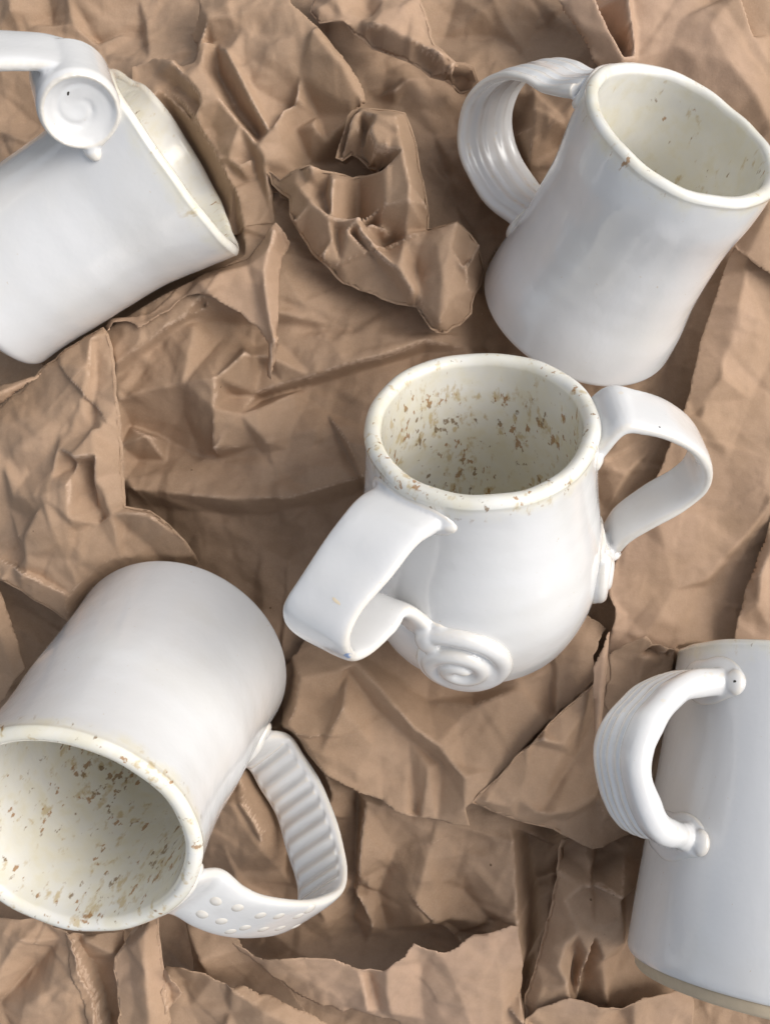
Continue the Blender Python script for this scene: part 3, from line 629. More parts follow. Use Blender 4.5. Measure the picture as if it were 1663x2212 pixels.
base_f = [
 # long soft fold across the middle left, upper flank lit
 c7((550, 960, -.3), (760, 985, .2), (1000, 1010, .35), (1260, 1005, .4), (1450, 950, .4), (1640, 895, .5)),
 c7((560, 1045, -.9), (800, 1060, -.8), (1150, 1080, -.7), (1420, 1030, -.8), (1640, 960, -.7)),
 c7((600, 840, -.7), (850, 850, -.6), (1150, 820, -.5), (1400, 770, -.4)),
 c7((640, 1200, -1.2), (1000, 1220, -1.1), (1400, 1150, -1.2)),
 # second fold under the lump
 c7((1110, 550, .1), (1350, 470, .5), (1663, 385, .7), (1850, 320, .6)),
 c7((1130, 580, -.6), (1360, 515, -.4), (1663, 430, -.3), (1850, 370, -.4)),
 c7((1220, 330, .2), (1450, 250, .4), (1663, 240, .4)),
 # facets below the pleated flap
 c7((515, 575, .4), (620, 540, .6), (800, 505, .9), (940, 480, 1.3)),
 c7((940, 480, 1.3), (935, 620, .9), (925, 790, .5)),
 c7((515, 580, .3), (700, 575, .3), (800, 620, 0), (925, 790, -.1)),
 c7((640, 730, .2), (520, 780, 0)), c7((560, 690, -.5), (740, 760, -.9), (880, 830, -.8)),
 c7((925, 790, .4), (1000, 700, .5), (1045, 640, .6), (1110, 625, .5)),
 c7((1045, 640, .6), (1160, 760, .2), (1220, 930, -.1)),
 c7((960, 830, -.5), (1120, 780, -.4), (1400, 700, -.2), (1560, 690, 0)),
 c7((940, 480, 1.2), (1070, 370, 1.2), (1180, 390, .8)), c7((1000, 560, .1), (1110, 560, 0)),
 c7((490, 350, .8), (700, 230, 1.0), (880, 120, 1.3)), c7((500, 480, .3), (700, 330, .5), (900, 170, .9)), c7((500, 420, .8), (680, 290, 1.0), (900, 150, 1.2)),
 c7((860, 230, .6), (960, 320, .2), (1060, 350, .3), (1140, 420, .2)), c7((900, 170, .6), (1000, 250, .1), (1120, 340, .1)), c7((600, 470, .3), (850, 270, .8)),
 # top left corner
 c1((60, -20, -.4), (90, 60, -.4), (150, 130, -.7)), c1((300, -20, -.3), (330, 120, -.5), (420, 190, -.4)), c1((220, -20, -.8), (240, 130, -1.0)),
 c1((600, -20, -.5), (640, 90, -.6), (620, 160, -1.0), (440, 200, -1.0)), c1((460, 230, -.3), (640, 240, .2)),
 # to the right of the lump
 c6((930, 400, -.3), (1100, 350, -.2), (1250, 330, -.2)), c6((730, 130, -.2), (920, 340, -.4), (1130, 350, -.1)),
 c6((950, 430, -.5), (1060, 400, 0), (1060, 470, -.5)), c6((1220, 600, -.8), (1300, 700, -.5), (1320, 880, -.9)), c6((1440, 820, -.5), (1400, 1000, -.9)),
 c2((200, 230, -.8), (450, 200, -.4), (580, 240, -.8)), c2((460, 0, -.4), (465, 160, -.9)), c2((300, -20, -1.0), (240, 180, -1.2)),
 # seen through the handle of the ribbed mug
 c2((540, 600, -.3), (640, 540, .2), (770, 520, .3)), c2((540, 560, -.9), (600, 400, .1), (640, 380, .3)), c2((650, 580, .1), (740, 640, -.5)),
 # under the two-handled mug's right handle, to the right sheet
 c3((1120, 620, -.8), (1180, 500, -.2), (1280, 400, -.4)), c6((1400, 1160, .3), (1395, 1400, .1), (1380, 1520, .1)), c6((1480, 1350, -.4), (1440, 1500, -.5)),
 # bottom centre
 c8((380, 640, -.6), (380, 900, -.9), (375, 1190, -1.0)), c8((430, 700, .1), (400, 900, .2), (390, 1130, -.1), (460, 1250, -.2)),
 c8((740, 800, .3), (700, 950, .4), (650, 1130, .4), (690, 1230, .2)), c8((560, 900, -.2), (480, 1100, -.6), (520, 1260, -.9)),
 c8((830, 920, .1), (920, 1010, .3), (1000, 1100, .5), (1040, 1220, .6)), c8((760, 1050, 0), (860, 1000, .1)), c8((800, 1200, 0), (860, 1080, -.3)),
 c8((1060, 800, .3), (1080, 950, .5), (1090, 1200, .9), (1110, 1600, 1.0)), c8((1130, 820, -1.3), (1180, 1050, -1.8), (1200, 1250, -1.8), (1120, 1400, -1.0)),
 c8((1270, 880, -2.0), (1230, 1100, -2.0), (1180, 1350, -1.9)), c8((300, 1350, -1.4), (700, 1280, -1.0), (1000, 1240, .2)), c8((-100, 1480, -2.0), (300, 1640, -2.2), (560, 1720, -2.2)),
 c4((960, 1180, -.1), (1130, 1190, .3), (1170, 1190, .3), (1135, 1370, 0)), c4((980, 1100, -.8), (1160, 1160, -.2)), c4((1180, 1200, -.7), (1250, 1350, -.9), (1270, 1530, -1.0)),
 c4((1560, 1130, -.9), (1560, 1560, -1.1)), c4((1330, 1560, -.3), (1420, 1700, -.6)), c4((860, 1650, -1.8), (840, 1829, -2.0)),
 c7((30, 1400, -2.0), (120, 1663, -2.0)), c7((200, 1480, -1.7), (280, 1663, -1.9)),
]
sheet('paper_sheet', 'lowest brown paper spread under all the mugs, long soft fold across its middle left', 'kraft paper', base_out, base_f, KR[2], crumple=.95, seed=3, thick=0, group=PG)
# sheets in the order they lie on each other
sheet('paper_sheet', 'brown paper in the bottom left corner below the speckled mug mouth', 'kraft paper',
 cm((-250, 380, .1), (150, 380, .3), (290, 440, .6), (335, 520, .5), (385, 640, .4), (415, 760, .4), (430, 880, .4), (420, 1000, .3), (-250, 1000, .2)),
 [cm((260, 460, .1), (160, 560, -.5), (90, 640, -.5), (0, 730, -.4), (-200, 860, -.3)), cm((220, 680, .3), (330, 740, .4), (380, 900, .1)), cm((60, 500, .6), (0, 600, .5)), cm((100, 760, .2), (80, 830, .3), (70, 950, .1))],
 KR[0], roll=(.25, .3), crumple=.8, seed=11, group=PG)
sheet('paper_sheet', 'narrow brown paper folds between the corner sheet and the upright strip', 'kraft paper',
 cm((300, 420, .2), (400, 440, .3), (540, 430, .2), (560, 560, .1), (560, 900, 0), (470, 1000, -.2), (400, 1000, -.3), (440, 850, -.2), (420, 760, -.4), (385, 640, -.2), (330, 520, -.1)),
 [cm((380, 470, .5), (480, 530, .6), (510, 560, .1)), cm((500, 640, .1), (460, 800, -.4), (440, 950, -.3))], KR[2], crumple=.9, seed=12, group=PG)
sheet('paper_sheet', 'brown paper flap rising beneath the dotted handle', 'kraft paper',
 cm((800, 340, -.6), (1000, 420, -.2), (1060, 500, -.2), (1180, 590, -.4), (1340, 790, -1.1), (1100, 780, -1.2), (940, 720, -1.2), (850, 650, -1.0), (835, 520, -.6), (818, 440, -.4)),
 [cm((818, 430, -.3), (870, 560, 0), (900, 600, -.3))], KR[2], crumple=.35, seed=16, group=PG)
sheet('paper_sheet', 'brown paper at the bottom edge beside the upright strip, humped in the middle', 'kraft paper',
 cm((715, 580, .0), (790, 590, .3), (860, 607, .3), (960, 650, .4), (1100, 682, .5), (1250, 738, .5), (1400, 810, .4), (1470, 860, .3), (1500, 1000, .2), (700, 1000, -.4)),
 [cm((960, 652, .5), (980, 720, .2), (1000, 780, .3), (960, 950, .1)), cm((1000, 700, .9), (1150, 780, .8), (1300, 850, .7)), cm((800, 640, -.2), (830, 760, -.1), (900, 900, -.4))],
 KR[0], roll=(.4, .3), crumple=.4, seed=13, group=PG)
sheet('paper_sheet', 'upright pale strip of brown paper standing below the speckled mug, at the bottom', 'kraft paper strip',
 cm((600, 400, .3), (690, 350, .5), (703, 480, .7), (716, 580, .8), (735, 740, .9), (740, 1000, .9), (530, 1000, .9), (512, 720, .9), (495, 600, .8), (500, 545, .7), (545, 480, .5)),
 [cm((640, 420, .9), (640, 600, 1.2), (650, 760, 1.3), (650, 960, 1.2)), cm((520, 520, 1.0), (560, 500, 1.0), (580, 560, .9))], KR[1], roll=(.5, .35), crumple=.5, seed=14, group=PG)
sheet('paper_scrap', 'small crushed corner of paper sticking out beside the upright strip', 'paper scrap',
 cm((722, 575, .9), (745, 600, 1.1), (765, 640, .9), (800, 685, .8), (765, 730, .7), (738, 755, .6)), [cm((735, 620, .5), (760, 640, 1.2)), cm((740, 680, .6), (795, 685, .9))], KR[1], crumple=.8, seed=15, group=PG, torn=.05)
sheet('paper_sheet', 'torn-edged brown paper across the bottom, its ragged edge facing up', 'kraft paper',
 c8((-160, 1310, .5), (-60, 1375, .6), (0, 1388, .8), (70, 1382, 1.0), (140, 1384, 1.1), (230, 1388, 1.1), (290, 1390, 1.1), (350, 1408, 1.0), (400, 1424, 1.0), (450, 1430, 1.1), (505, 1436, 1.1), (535, 1420, 1.2), (560, 1400, 1.3), (600, 1375, 1.3), (640, 1322, 1.4), (665, 1332, 1.4), (700, 1347, 1.4), (735, 1348, 1.4), (775, 1357, 1.3), (830, 1330, 1.3), (860, 1300, 1.2), (900, 1270, 1.1), (940, 1262, 1.0), (1000, 1245, .9), (1060, 1225, .9), (1095, 1235, .9), (1115, 1400, .8), (1112, 1600, .8), (1100, 1790, .8), (700, 1790, .1), (560, 1650, .2), (430, 1620, .1), (300, 1600, .1), (120, 1530, .2), (0, 1440, .4), (-120, 1350, .4)),
 [c8((150, 1400, 1.0), (260, 1500, .7), (330, 1590, .3)), c8((440, 1440, .7), (455, 1500, .5), (485, 1600, .3)), c8((400, 1440, 1.1), (420, 1500, 1.0), (440, 1610, .7)), c8((520, 1450, 1.2), (520, 1530, 1.0), (540, 1620, .7)),
  c8((665, 1400, 1.0), (672, 1500, .8), (680, 1640, .5)), c8((760, 1370, 1.3), (820, 1500, 1.3), (900, 1700, 1.1)), c8((960, 1280, 1.1), (1020, 1450, 1.2), (1030, 1700, 1.1))],
 KR[1], crumple=.55, seed=17, torn=.045, group=PG)
sheet('paper_sheet', 'brown paper bundled left of the grooved mug, a deep pinch in its middle', 'kraft paper',
 c8((1285, 860, .3), (1270, 950, .4), (1245, 1130, .5), (1200, 1300, .6), (1140, 1500, .6), (1108, 1663, .6), (1100, 1800, .6), (1800, 1800, .3), (1800, 1400, -.2), (1700, 1000, -.2), (1640, 850, -.4), (1500, 830, -.6)),
 [c8((1280, 900, -.2), (1420, 960, -.4), (1560, 900, -.3), (1660, 900, -.4)), c8((1300, 1130, 1.0), (1370, 1060, 1.0), (1412, 1075, 1.1), (1540, 1108, 1.2)), c8((1408, 990, .5), (1412, 1070, .7)), c8((1420, 1060, .5), (1540, 1090, .3), (1650, 1030, .0)),
  c8((1545, 1110, 1.2), (1548, 1200, 1.1), (1556, 1310, 1.0)), c8((1560, 1110, .1), (1570, 1310, 0)), c8((1250, 1330, 1.0), (1300, 1320, 1.3), (1360, 1270, 1.3), (1430, 1250, 1.2), (1545, 1300, 1.0)),
  c8((1300, 1340, 1.2), (1275, 1420, 1.3), (1310, 1500, 1.2), (1320, 1560, .9)), c8((1340, 1340, .5), (1320, 1440, 0), (1335, 1550, -.2)), c8((1395, 1290, .4), (1370, 1400, .1), (1340, 1560, -.2)),
  c8((1440, 1290, 1.2), (1410, 1380, 1.1), (1340, 1570, .6)), c8((1440, 1290, 1.2), (1470, 1380, .9), (1480, 1590, .6)), c8((1430, 1380, .6), (1540, 1360, .1)), c8((1200, 1500, .9), (1160, 1620, .9))],
 KR[0], roll=(.5, .35), crumple=.7, seed=18, group=PG)
sheet('paper_sheet', 'strip of brown paper at the bottom edge below the pinched bundle', 'kraft paper',
 c8((1108, 1655, 1.0), (1150, 1625, 1.1), (1210, 1590, 1.2), (1320, 1556, 1.3), (1450, 1590, 1.3), (1545, 1600, 1.2), (1600, 1570, 1.2), (1640, 1545, 1.1), (1850, 1500, .6), (1850, 1850, .6), (1100, 1850, .8)),
 [c8((1120, 1670, .7), (1250, 1690, .8), (1400, 1720, .8)), c8((1540, 1605, .8), (1600, 1700, .9))], KR[1], roll=(.25, .25), crumple=.6, seed=19, group=PG)
sheet('paper_sheet', 'tall smooth sheet of brown paper down the right side behind the plain handle', 'kraft paper',
 cz((860, -40, .3), (795, 130, .3), (745, 260, .4), (700, 400, .5), (660, 540, .5), (620, 690, .5), (590, 800, .5), (556, 940, .5), (480, 1130, .4), (430, 1270, .3), (330, 1480, .2), (240, 1670, .2), (165, 1825, .2), (155, 1930, .3), (190, 2000, .5), (188, 2070, .6), (165, 2160, .6), (110, 2330, .4), (300, 2500, -.3), (1500, 2500, .4), (1500, -40, .6)),
 [cz((900, 100, .7), (840, 400, .9), (760, 700, .8), (640, 1000, .7)), cz((1000, 1430, .9), (890, 1640, .5), (680, 1880, .2)), cz((1005, 1380, .8), (900, 1600, .7), (660, 1850, .5)), cz((760, 780, .9), (620, 980, .5)),
  cz((260, 2050, .4), (350, 2140, .6)), cz((850, 500, .9), (1050, 620, .4), (1200, 900, .6)), cz((900, 900, .5), (800, 1200, .6), (780, 1500, .5)), cz((400, 1500, .5), (500, 1900, .5), (480, 2200, .3))],
 KR[1], crumple=.42, seed=21, group=PG, roll=(.12, .12))
sheet('paper_sheet', 'second smooth sheet at the right edge, above the grooved mug', 'kraft paper',
 cz((1030, 1470, .8), (990, 1600, .8), (930, 1740, .8), (870, 1900, .8), (835, 2050, .8), (815, 2150, .7), (800, 2400, .6), (1500, 2400, .6), (1500, 1300, .6)), [cz((1005, 1700, 1.1), (945, 1830, 1.2), (940, 1980, 1.1), (1000, 2100, .8))], KR[1], crumple=.35, seed=22, group=PG)
sheet('paper_sheet', 'brown paper folded in a V under the spiral of the two-handled mug', 'kraft paper',
 c8((60, 120, .0), (60, 400, .1), (120, 500, .3), (230, 570, .5), (400, 660, .7), (520, 715, .8), (600, 750, .8), (740, 777, .9), (883, 799, 1.0), (865, 725, 1.3), (915, 672, 1.2), (1000, 597, 1.1), (1110, 470, .9), (1250, 330, .8), (1430, 170, .8), (1420, 60, .7), (1480, -60, .3), (1300, -200, -.3), (700, -200, -.6), (200, -60, -.3)),
 [c8((390, 95, .7), (500, 210, .9), (560, 280, 1.0), (640, 370, 1.15), (740, 442, 1.2), (800, 520, 1.25), (860, 590, 1.4), (880, 710, 1.1)),
  c8((740, 442, 1.2), (830, 350, .7), (900, 280, .7), (940, 262, .8), (1100, 190, .8), (1245, 110, .6)), c8((1245, 100, .6), (1240, 200, .5), (1245, 300, .5)), c8((1262, 100, .8), (1262, 300, .8)), c8((430, 60, .3), (700, 250, .0), (900, 230, .1)),
  c8((130, 160, .5), (330, 120, .6), (300, 250, .3)), c8((350, 120, .3), (450, 260, .3), (620, 420, .3), (760, 520, .5)), c8((230, 480, .5), (330, 290, .9), (460, 440, .5), (520, 700, .4)), c8((620, 500, .4), (650, 740, .5)), c8((700, 540, .8), (740, 770, .6)),
  c8((790, 500, 1.2), (860, 530, 1.0), (1010, 545, 1.0)), c8((860, 600, 1.3), (1000, 560, 1.0))],
 KR[0], roll=(.35, .3), crumple=.55, seed=23, group=PG)
sheet('paper_sheet', 'brown paper flap with a rounded lower edge, left of the grooved handle', 'kraft paper',
 c8((888, 692, 1.1), (930, 650, 1.15), (1005, 592, 1.2), (1110, 470, 1.2), (1180, 400, 1.2), (1250, 325, 1.2), (1340, 250, 1.2), (1430, 165, 1.1), (1480, 60, .8), (1700, 20, .6), (1800, 100, .5), (1850, 500, .0), (1800, 700, -.2), (1700, 780, -.1), (1610, 812, .1), (1540, 852, .3), (1470, 897, .5), (1420, 902, .6), (1375, 885, .7), (1330, 860, .8), (1250, 818, .9), (1180, 800, .9), (1090, 775, 1.0), (1000, 740, 1.0), (940, 712, 1.0)),
 [c8((1170, 410, 1.6), (1250, 340, 1.6), (1420, 200, 1.5)), c8((1150, 430, 1.6), (1130, 560, 1.3), (1200, 720, 1.2)), c8((1280, 470, 1.1), (1340, 500, .7), (1420, 330, .6)), c8((1200, 420, 1.6), (1290, 440, 1.4), (1380, 300, 1.1)),
  c8((1100, 680, 1.3), (1180, 740, 1.4), (1250, 750, 1.5), (1330, 740, 1.4), (1440, 670, 1.2)), c8((1245, 770, .9), (1270, 830, .8)), c8((1370, 690, 1.3), (1440, 670, 1.3), (1470, 760, .9), (1560, 740, .6)), c8((1300, 780, .9), (1440, 700, .8), (1460, 790, .6)),
  c8((960, 690, 1.3), (1060, 720, 1.3)), c8((1640, 60, 1.0), (1600, 200, .8), (1500, 330, .6))],
 KR[0], roll=(.6, .38), crumple=.55, seed=24, group=PG)
sheet('paper_strip', 'thin standing pale paper strip just left of the grooved handle', 'kraft paper strip',
 c8((1495, -60, 1.0), (1490, 20, 1.5), (1483, 140, 1.6), (1470, 260, 1.6), (1458, 380, 1.6), (1447, 500, 1.5), (1438, 540, 1.3), (1424, 480, 1.3), (1424, 380, 1.5), (1421, 250, 1.6), (1419, 110, 1.7), (1440, 60, 1.7), (1465, 20, 1.6), (1480, -30, 1.3)),
 [c8((1470, 60, 1.8), (1450, 250, 1.8), (1438, 420, 1.6))], KR[1], crumple=.25, seed=25, group=PG)
sheet('paper_sheet', 'ragged brown paper end above the grooved handle', 'kraft paper',
 c5((555, 260, .9), (640, 215, 1.1), (750, 165, 1.2), (775, 185, 1.2), (790, 215, 1.2), (880, 235, 1.1), (930, 245, 1.1), (1010, 275, .9), (1060, 330, .5), (900, 420, .3), (700, 400, .5), (560, 600, .6), (520, 500, .8), (560, 380, .9)),
 [c5((745, 170, 1.3), (730, 260, 1.0), (690, 390, .8)), c5((755, 230, .6), (850, 250, .5), (900, 300, .7)), c5((860, 260, 1.1), (960, 300, 1.0))], KR[0], crumple=.7, seed=26, torn=.05, group=PG)
sheet('paper_sheet', 'pale smooth paper in the top right corner behind the waisted mug', 'kraft paper',
 c2((735, -100, 1.1), (750, 0, 1.2), (790, 70, 1.3), (830, 140, 1.2), (880, 215, 1.2), (915, 280, 1.1), (1000, 500, .2), (1300, 850, -.2), (1500, 1040, .6), (1525, 1068, 1.0), (1565, 1110, 1.1), (1620, 1160, 1.1), (1663, 1188, 1.1), (1900, 1300, 1.1), (1900, -250, 1.1), (735, -250, 1.0)),
 [c2((790, -40, .9), (870, 60, .6), (950, 180, .5), (1010, 250, .4)), c2((765, 0, 1.4), (850, 110, 1.5), (945, 245, 1.3)), c2((905, -40, 1.7), (935, 60, 1.7), (975, 150, 1.7), (1025, 250, 1.5)), c2((1060, -60, 1.3), (1070, 60, 1.2), (1088, 120, 1.2), (1085, 260, 1.1)), c2((1045, -40, 1.7), (1060, 90, 1.6), (1078, 240, 1.4)),
  c2((1510, -40, 1.0), (1540, 80, .9), (1560, 160, .9)), c2((1530, -40, 1.5), (1570, 80, 1.4), (1600, 160, 1.3), (1663, 280, 1.2)), c2((1580, -20, 1.0), (1640, 100, .9), (1663, 160, .8)), c2((1230, 200, 1.2), (1270, 80, 1.2)), c2((1400, 100, 1.5), (1600, 400, 1.6), (1750, 700, 1.5)), c2((1350, 800, .6), (1663, 900, 1.2))],
 KR[1], roll=(.15, .2), crumple=.42, seed=27, group=PG)
sheet('paper_sheet', 'creased brown paper at the top middle, its ridge running down to the lump', 'kraft paper',
 c6((205, -100, .5), (205, 60, .6), (165, 150, .3), (195, 200, .2), (190, 270, .3), (125, 292, .5), (100, 262, .7), (50, 255, .6), (0, 250, .5), (-90, 290, .3), (-120, 500, .1), (-50, 800, .2), (200, 1000, .3), (380, 1015, .5), (530, 967, .7), (524, 880, .8), (518, 800, .8), (505, 745, .8), (560, 870, .4), (800, 900, .2), (1010, 850, .1), (985, 760, .1), (930, 600, .5), (868, 478, 1.2), (930, 441, 1.3), (918, 380, 1.4), (880, 320, 1.4), (842, 265, 1.5), (790, 200, 1.5), (720, 112, 1.5), (660, 50, 1.4), (600, 5, 1.3), (560, -100, 1.0)),
 [c6((240, 75, 1.0), (200, 180, .9), (185, 270, .7)), c6((240, 75, 1.0), (330, 65, 1.1), (370, 60, 1.1), (390, 120, 1.0)), c6((225, 175, .9), (210, 290, .9), (300, 440, 1.0), (380, 540, 1.0), (460, 640, 1.0)),
  c6((240, 190, .4), (290, 330, .2), (380, 500, .1), (460, 600, .1)), c6((230, 172, .9), (275, 185, .6), (320, 212, 1.3)), c6((320, 212, 1.3), (360, 290, 1.3), (430, 430, 1.3), (512, 578, 1.1)), c6((340, 210, 1.1), (440, 380, .9), (520, 560, .8)),
  c6((600, 20, 1.3), (560, 150, 1.2), (625, 165, 1.3), (680, 150, 1.4)), c6((400, 250, 1.0), (520, 190, 1.3), (620, 165, 1.3)), c6((700, 130, 1.7), (760, 210, 1.75), (820, 280, 1.7), (890, 390, 1.6), (910, 430, 1.5)),
  c6((540, 530, 1.2), (570, 470, 1.1), (620, 430, 1.2)), c6((560, 500, .7), (620, 480, .5), (720, 500, .6)), c6((620, 560, .6), (700, 540, 1.0), (760, 620, .6), (800, 690, .0)), c6((520, 570, 1.1), (560, 640, .9), (620, 740, .6)), c6((690, 730, .0), (820, 740, -.4), (960, 745, -.3)), c6((640, 330, 1.1), (760, 400, 1.3), (860, 440, 1.4)),
  c6((200, 410, 1.1), (205, 460, 1.0), (170, 580, .7)), c6((0, 330, .3), (60, 470, .6), (150, 590, .4)), c6((90, 270, .9), (150, 340, 1.0), (200, 405, 1.1)), c6((130, 420, .0), (190, 480, .1)), c6((215, 460, .4), (240, 600, .3), (250, 660, .4)),
  c6((240, 660, .8), (330, 690, .9), (360, 740, .7)), c6((460, 645, 1.1), (490, 700, 1.1), (500, 800, 1.0), (528, 950, .9)), c6((370, 720, 1.0), (430, 690, .9)), c6((300, 800, .7), (330, 740, .5)), c6((440, 700, .5), (450, 820, .5), (400, 960, .4))],
 KR[0], roll=(.35, .16), crumple=.85, seed=31, group=PG)
sheet('paper_sheet', 'crushed brown paper ending in a pointed tail at the top, left of the ribbed handle', 'kraft paper',
 c6((680, -100, .6), (700, 0, .8), (690, 60, .9), (730, 108, 1.0), (780, 98, 1.1), (830, 92, 1.2), (880, 150, 1.0), (955, 208, .9), (1040, 240, 1.0), (1110, 270, 1.0), (1165, 295, .9), (1210, 345, .6), (1270, 380, .3), (1340, 420, .0), (1380, 400, .4), (1420, 355, .7), (1400, 290, 1.0), (1320, 275, 1.2), (1285, 250, 1.3), (1230, 200, 1.3), (1210, 120, 1.2), (1190, 50, 1.1), (1160, -20, 1.0), (1150, -100, .9)),
 [c6((955, 100, 1.6), (1020, 110, 1.6), (1130, 170, 1.6), (1250, 240, 1.6), (1300, 280, 1.5), (1380, 390, 1.0)), c6((945, 100, 1.5), (955, 160, 1.0), (955, 200, .8)), c6((830, 95, 1.3), (900, 90, 1.2), (950, 100, 1.5)), c6((1170, 295, .8), (1230, 290, .9), (1285, 285, 1.4)),
  c6((1000, 0, 1.1), (960, 60, 1.3), (950, 100, 1.5)), c6((720, 40, 1.2), (800, -20, 1.3)), c6((1000, 40, 1.5), (1100, 20, 1.4), (1180, 150, 1.3)), c6((860, 30, 1.1), (930, 30, .8), (960, 80, .9)), c6((1210, 330, .6), (1240, 370, .8), (1280, 300, 1.1))],
 KR[1], roll=(.45, .22), crumple=.6, seed=32, group=PG)
sheet('paper_sheet', 'brown paper lump in the upper middle, rolled over on its right, crescent-shaped below', 'kraft paper',
 c6((508, 745, 1.0), (520, 800, .9), (560, 840, 1.0), (600, 872, 1.1), (600, 940, 1.1), (615, 975, 1.1), (650, 1030, 1.1), (690, 1095, 1.1), (740, 1150, 1.1), (800, 1205, 1.1), (900, 1262, 1.1), (1000, 1302, 1.1), (1100, 1333, 1.1), (1150, 1345, 1.1), (1180, 1400, 1.1), (1210, 1442, 1.0), (1280, 1452, 1.0), (1340, 1415, 1.0), (1390, 1365, 1.0), (1400, 1290, 1.0), (1440, 1220, 1.0), (1462, 1130, 1.0), (1440, 1075, 1.2), (1385, 1020, 1.3), (1328, 964, 1.5), (1270, 985, 1.4), (1200, 1005, 1.3), (1203, 950, 1.2), (1192, 870, 1.2), (1180, 800, 1.2), (1150, 640, 1.2), (1125, 560, 1.2), (1100, 497, 1.3), (1010, 480, 1.5), (960, 472, 1.5), (900, 466, 1.5), (868, 478, 1.5), (850, 500, 1.5), (838, 560, 1.5), (820, 620, 1.4), (800, 700, 1.2), (830, 720, 1.0), (870, 690, 1.1), (900, 700, 1.1), (940, 740, 1.0), (1000, 755, 1.0), (870, 772, 1.4), (800, 762, 1.5), (740, 755, 1.6), (688, 728, 1.7), (640, 735, 1.5), (600, 752, 1.3), (560, 780, 1.0)),
 [c6((975, 500, 2.3), (945, 570, 2.3), (975, 640, 2.3), (1005, 740, 2.3), (1010, 880, 2.2), (980, 990, 1.8)), c6((860, 510, 2.0), (845, 600, 1.8), (815, 690, 1.5)), c6((870, 520, 1.2), (860, 600, .9), (830, 700, .9)), c6((905, 480, 1.9), (900, 560, 1.9), (870, 680, 1.6)), c6((925, 580, 1.3), (915, 680, 1.1)), c6((945, 575, 2.2), (940, 640, 1.6), (945, 730, 1.2)),
  c6((1060, 510, 2.4), (1090, 650, 2.5), (1120, 800, 2.5), (1130, 880, 2.4)), c6((1010, 885, 2.4), (1120, 880, 2.6), (1190, 890, 1.9)), c6((1010, 990, 1.9), (1100, 1020, 1.7), (1190, 1000, 1.5)), c6((985, 990, 1.5), (1060, 1050, 1.0), (1010, 1080, .9), (930, 1020, .9)),
  c6((690, 735, 1.9), (680, 800, 1.5), (720, 830, 1.4), (690, 870, 1.9)), c6((770, 770, 1.5), (750, 860, 1.3), (770, 940, 1.6)), c6((785, 780, 2.2), (780, 860, 2.2), (770, 940, 2.3), (900, 930, 2.4), (1000, 900, 2.0)), c6((770, 945, 2.3), (780, 1030, 2.0), (745, 1140, 1.6)), c6((615, 960, 1.6), (690, 880, 2.0), (620, 800, 1.5)),
  c6((900, 930, 2.4), (940, 960, 2.2), (935, 1015, 1.9)), c6((870, 990, 1.2), (895, 985, .9), (905, 1000, .9)), c6((850, 1000, 2.2), (870, 980, 2.2), (900, 980, 2.2)), c6((905, 1005, 2.2), (960, 1070, 2.2), (1060, 1160, 2.2), (1130, 1260, 2.0), (1160, 1340, 1.8), (1215, 1435, 1.5)), c6((870, 1030, 1.4), (1000, 1160, 1.5), (1100, 1290, 1.4)), c6((745, 1100, 2.0), (820, 1150, 1.6), (800, 1000, 1.6)),
  c6((1010, 1082, 1.5), (1100, 1050, 1.8), (1200, 1010, 2.0), (1325, 968, 2.2)), c6((1165, 1060, 1.9), (1160, 1200, 1.6), (1155, 1280, 1.7)), c6((1080, 1160, 2.2), (1150, 1180, 1.5), (1180, 1340, 1.6)), c6((1240, 1060, 2.2), (1260, 1200, 2.2), (1250, 1400, 1.8)), c6((1325, 970, 2.2), (1300, 1080, 2.2), (1340, 1180, 2.0), (1300, 1300, 2.0)),
  c6((1350, 1165, 2.2), (1400, 1120, 1.4), (1450, 1080, 2.0)), c6((1360, 1150, 1.2), (1420, 1100, 1.1)), c6((1380, 1180, 2.1), (1410, 1130, 2.2), (1450, 1150, 1.8)), c6((1300, 1280, 2.0), (1380, 1260, 1.6))],
 KR[0], roll=(1.1, .34), crumple=.7, seed=33, group=PG)
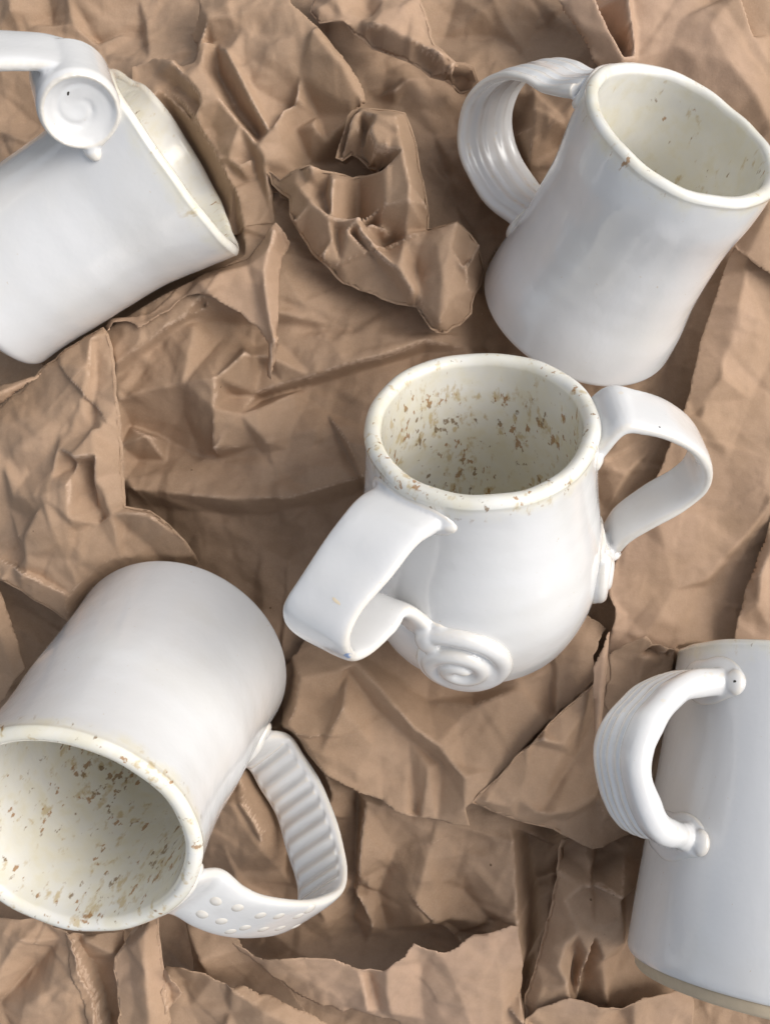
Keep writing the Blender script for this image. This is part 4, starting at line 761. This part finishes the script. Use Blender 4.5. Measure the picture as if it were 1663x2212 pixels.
sheet('paper_sheet', 'wide flap of brown paper at the left, pinched in its middle, straight right edge', 'kraft paper',
 c7((450, 262, 1.2), (400, 290, 1.2), (320, 345, 1.1), (240, 400, 1.0), (120, 500, .8), (0, 603, .6), (-120, 680, .5), (-250, 1000, .3), (-120, 1290, .2), (0, 1357, .3), (60, 1390, .3), (100, 1412, .3), (150, 1450, .2), (230, 1497, .1), (300, 1560, -.2), (420, 1600, -.8), (700, 1500, -.8), (860, 1290, .2), (842, 1255, .8), (805, 1200, 1.1), (760, 1150, 1.2), (700, 1095, 1.3), (650, 1062, 1.3), (590, 1052, 1.3), (545, 1043, 1.3), (538, 960, 1.4), (530, 820, 1.4), (522, 690, 1.4), (510, 560, 1.4), (498, 450, 1.4), (490, 352, 1.3), (470, 290, 1.3)),
 [c7((400, 310, 1.5), (385, 450, 1.6), (340, 600, 1.5), (250, 720, 1.4), (240, 800, 1.3)), c7((410, 330, 1.3), (420, 560, 1.2), (400, 700, 1.3)), c7((395, 710, 1.8), (440, 700, 1.7), (470, 760, 1.6)), c7((310, 820, 1.9), (340, 845, 1.2), (362, 850, 1.2), (410, 820, 2.0)),
  c7((250, 790, 1.6), (220, 920, 1.5), (180, 1040, 1.5), (100, 1190, 1.2), (95, 1280, 1.0)), c7((315, 830, 1.9), (295, 950, 1.9), (300, 1100, 1.7), (300, 1260, 1.2)), c7((340, 860, 1.1), (345, 1000, 1.2), (320, 1150, 1.2)), c7((412, 825, 2.0), (410, 930, 1.7), (420, 1120, 1.3)), c7((425, 850, 1.0), (430, 980, .9), (445, 1100, 1.0)), c7((440, 960, 1.7), (480, 1080, 1.5), (525, 1280, .9)),
  c7((110, 750, 1.2), (130, 900, 1.0), (60, 1000, 1.1), (130, 1100, .8), (90, 1200, .9)), c7((20, 850, .9), (40, 1050, .6), (90, 1250, .5)), c7((550, 1070, 1.6), (640, 1080, 1.7), (720, 1130, 1.6), (790, 1190, 1.4)), c7((540, 1130, 1.0), (650, 1220, .8), (760, 1270, .7)), c7((100, 1280, 1.1), (200, 1330, .8), (300, 1300, 1.1), (360, 1400, .5)), c7((180, 1000, 1.7), (250, 1200, 1.3), (330, 1390, .7)), c7((-60, 1000, .7), (0, 1180, .4), (60, 1330, .4))],
 KR[0], roll=(.75, .2), crumple=.75, seed=41, group=PG)
sheet('paper_sheet', 'peaked brown paper flap under the lip of the mug with the scroll', 'kraft paper',
 c1((1200, 963, 1.3), (1235, 1000, 1.3), (1262, 1050, 1.1), (1255, 1085, .9), (1232, 1115, 1.2), (1220, 1200, 1.3), (1217, 1300, 1.3), (1215, 1400, 1.3), (1216, 1480, 1.3), (1205, 1560, 1.1), (1182, 1655, .8), (1165, 1640, .8), (1170, 1560, 1.0), (1172, 1500, 1.2), (1120, 1420, 1.3), (1020, 1350, 1.4), (930, 1297, 1.5), (868, 1280, 1.5), (810, 1290, 1.3), (740, 1350, 1.3), (660, 1390, 1.3), (600, 1432, 1.2), (550, 1395, 1.1), (490, 1405, 1.0), (475, 1440, .9), (455, 1425, .8), (480, 1390, .9), (560, 1380, 1.0), (640, 1370, 1.0), (760, 1300, .9), (775, 1260, .9), (860, 1205, 1.0), (960, 1170, 1.0), (1080, 1132, 1.0), (1110, 1090, 1.1), (1150, 1040, 1.2)),
 [c1((1195, 990, 1.8), (1170, 1080, 1.9), (1150, 1180, 1.9), (1160, 1300, 1.8), (1190, 1460, 1.6), (1180, 1600, 1.2)), c1((1210, 1000, 1.3), (1215, 1100, 1.2)), c1((870, 1230, 1.6), (970, 1190, 1.6), (1080, 1160, 1.6)), c1((900, 1270, 1.7), (1010, 1230, 1.5), (1120, 1300, 1.4), (1165, 1450, 1.4)), c1((1200, 1490, 1.7), (1180, 1500, 1.6))],
 KR[1], roll=(.3, .15), crumple=.45, seed=42, group=PG)
sheet('paper_sheet', 'long light edge of paper at the far left, under the mug on its side', 'kraft paper strip',
 c7((-150, 640, .7), (-60, 570, .9), (0, 515, 1.0), (60, 500, 1.1), (190, 458, 1.0), (120, 510, 1.1), (60, 555, 1.0), (0, 600, .9), (-150, 720, .7)), [c7((-60, 600, 1.2), (0, 550, 1.3), (110, 500, 1.2))], KR[1], crumple=.2, seed=43, group=PG, roll=(.2, .12))
sheet('paper_sheet', 'plain edge of brown paper at the far left beside the body of the speckled mug', 'kraft paper strip',
 c7((-200, 1280, -.2), (-60, 1330, .0), (0, 1395, .0), (25, 1450, .0), (50, 1530, .0), (75, 1610, .0), (110, 1750, -.2), (0, 1900, -.4), (-250, 1900, -.4)), [c7((-60, 1450, .4), (0, 1600, .3))], KR[0], crumple=.3, seed=44, group=PG)
table = mesh_obj('table_surface', [(-60, -60, -3.75), (60, -60, -3.75), (60, 60, -3.75), (-60, 60, -3.75)], [(0, 1, 2, 3)], M_TABLE, smooth=False)
table['kind'] = 'structure'
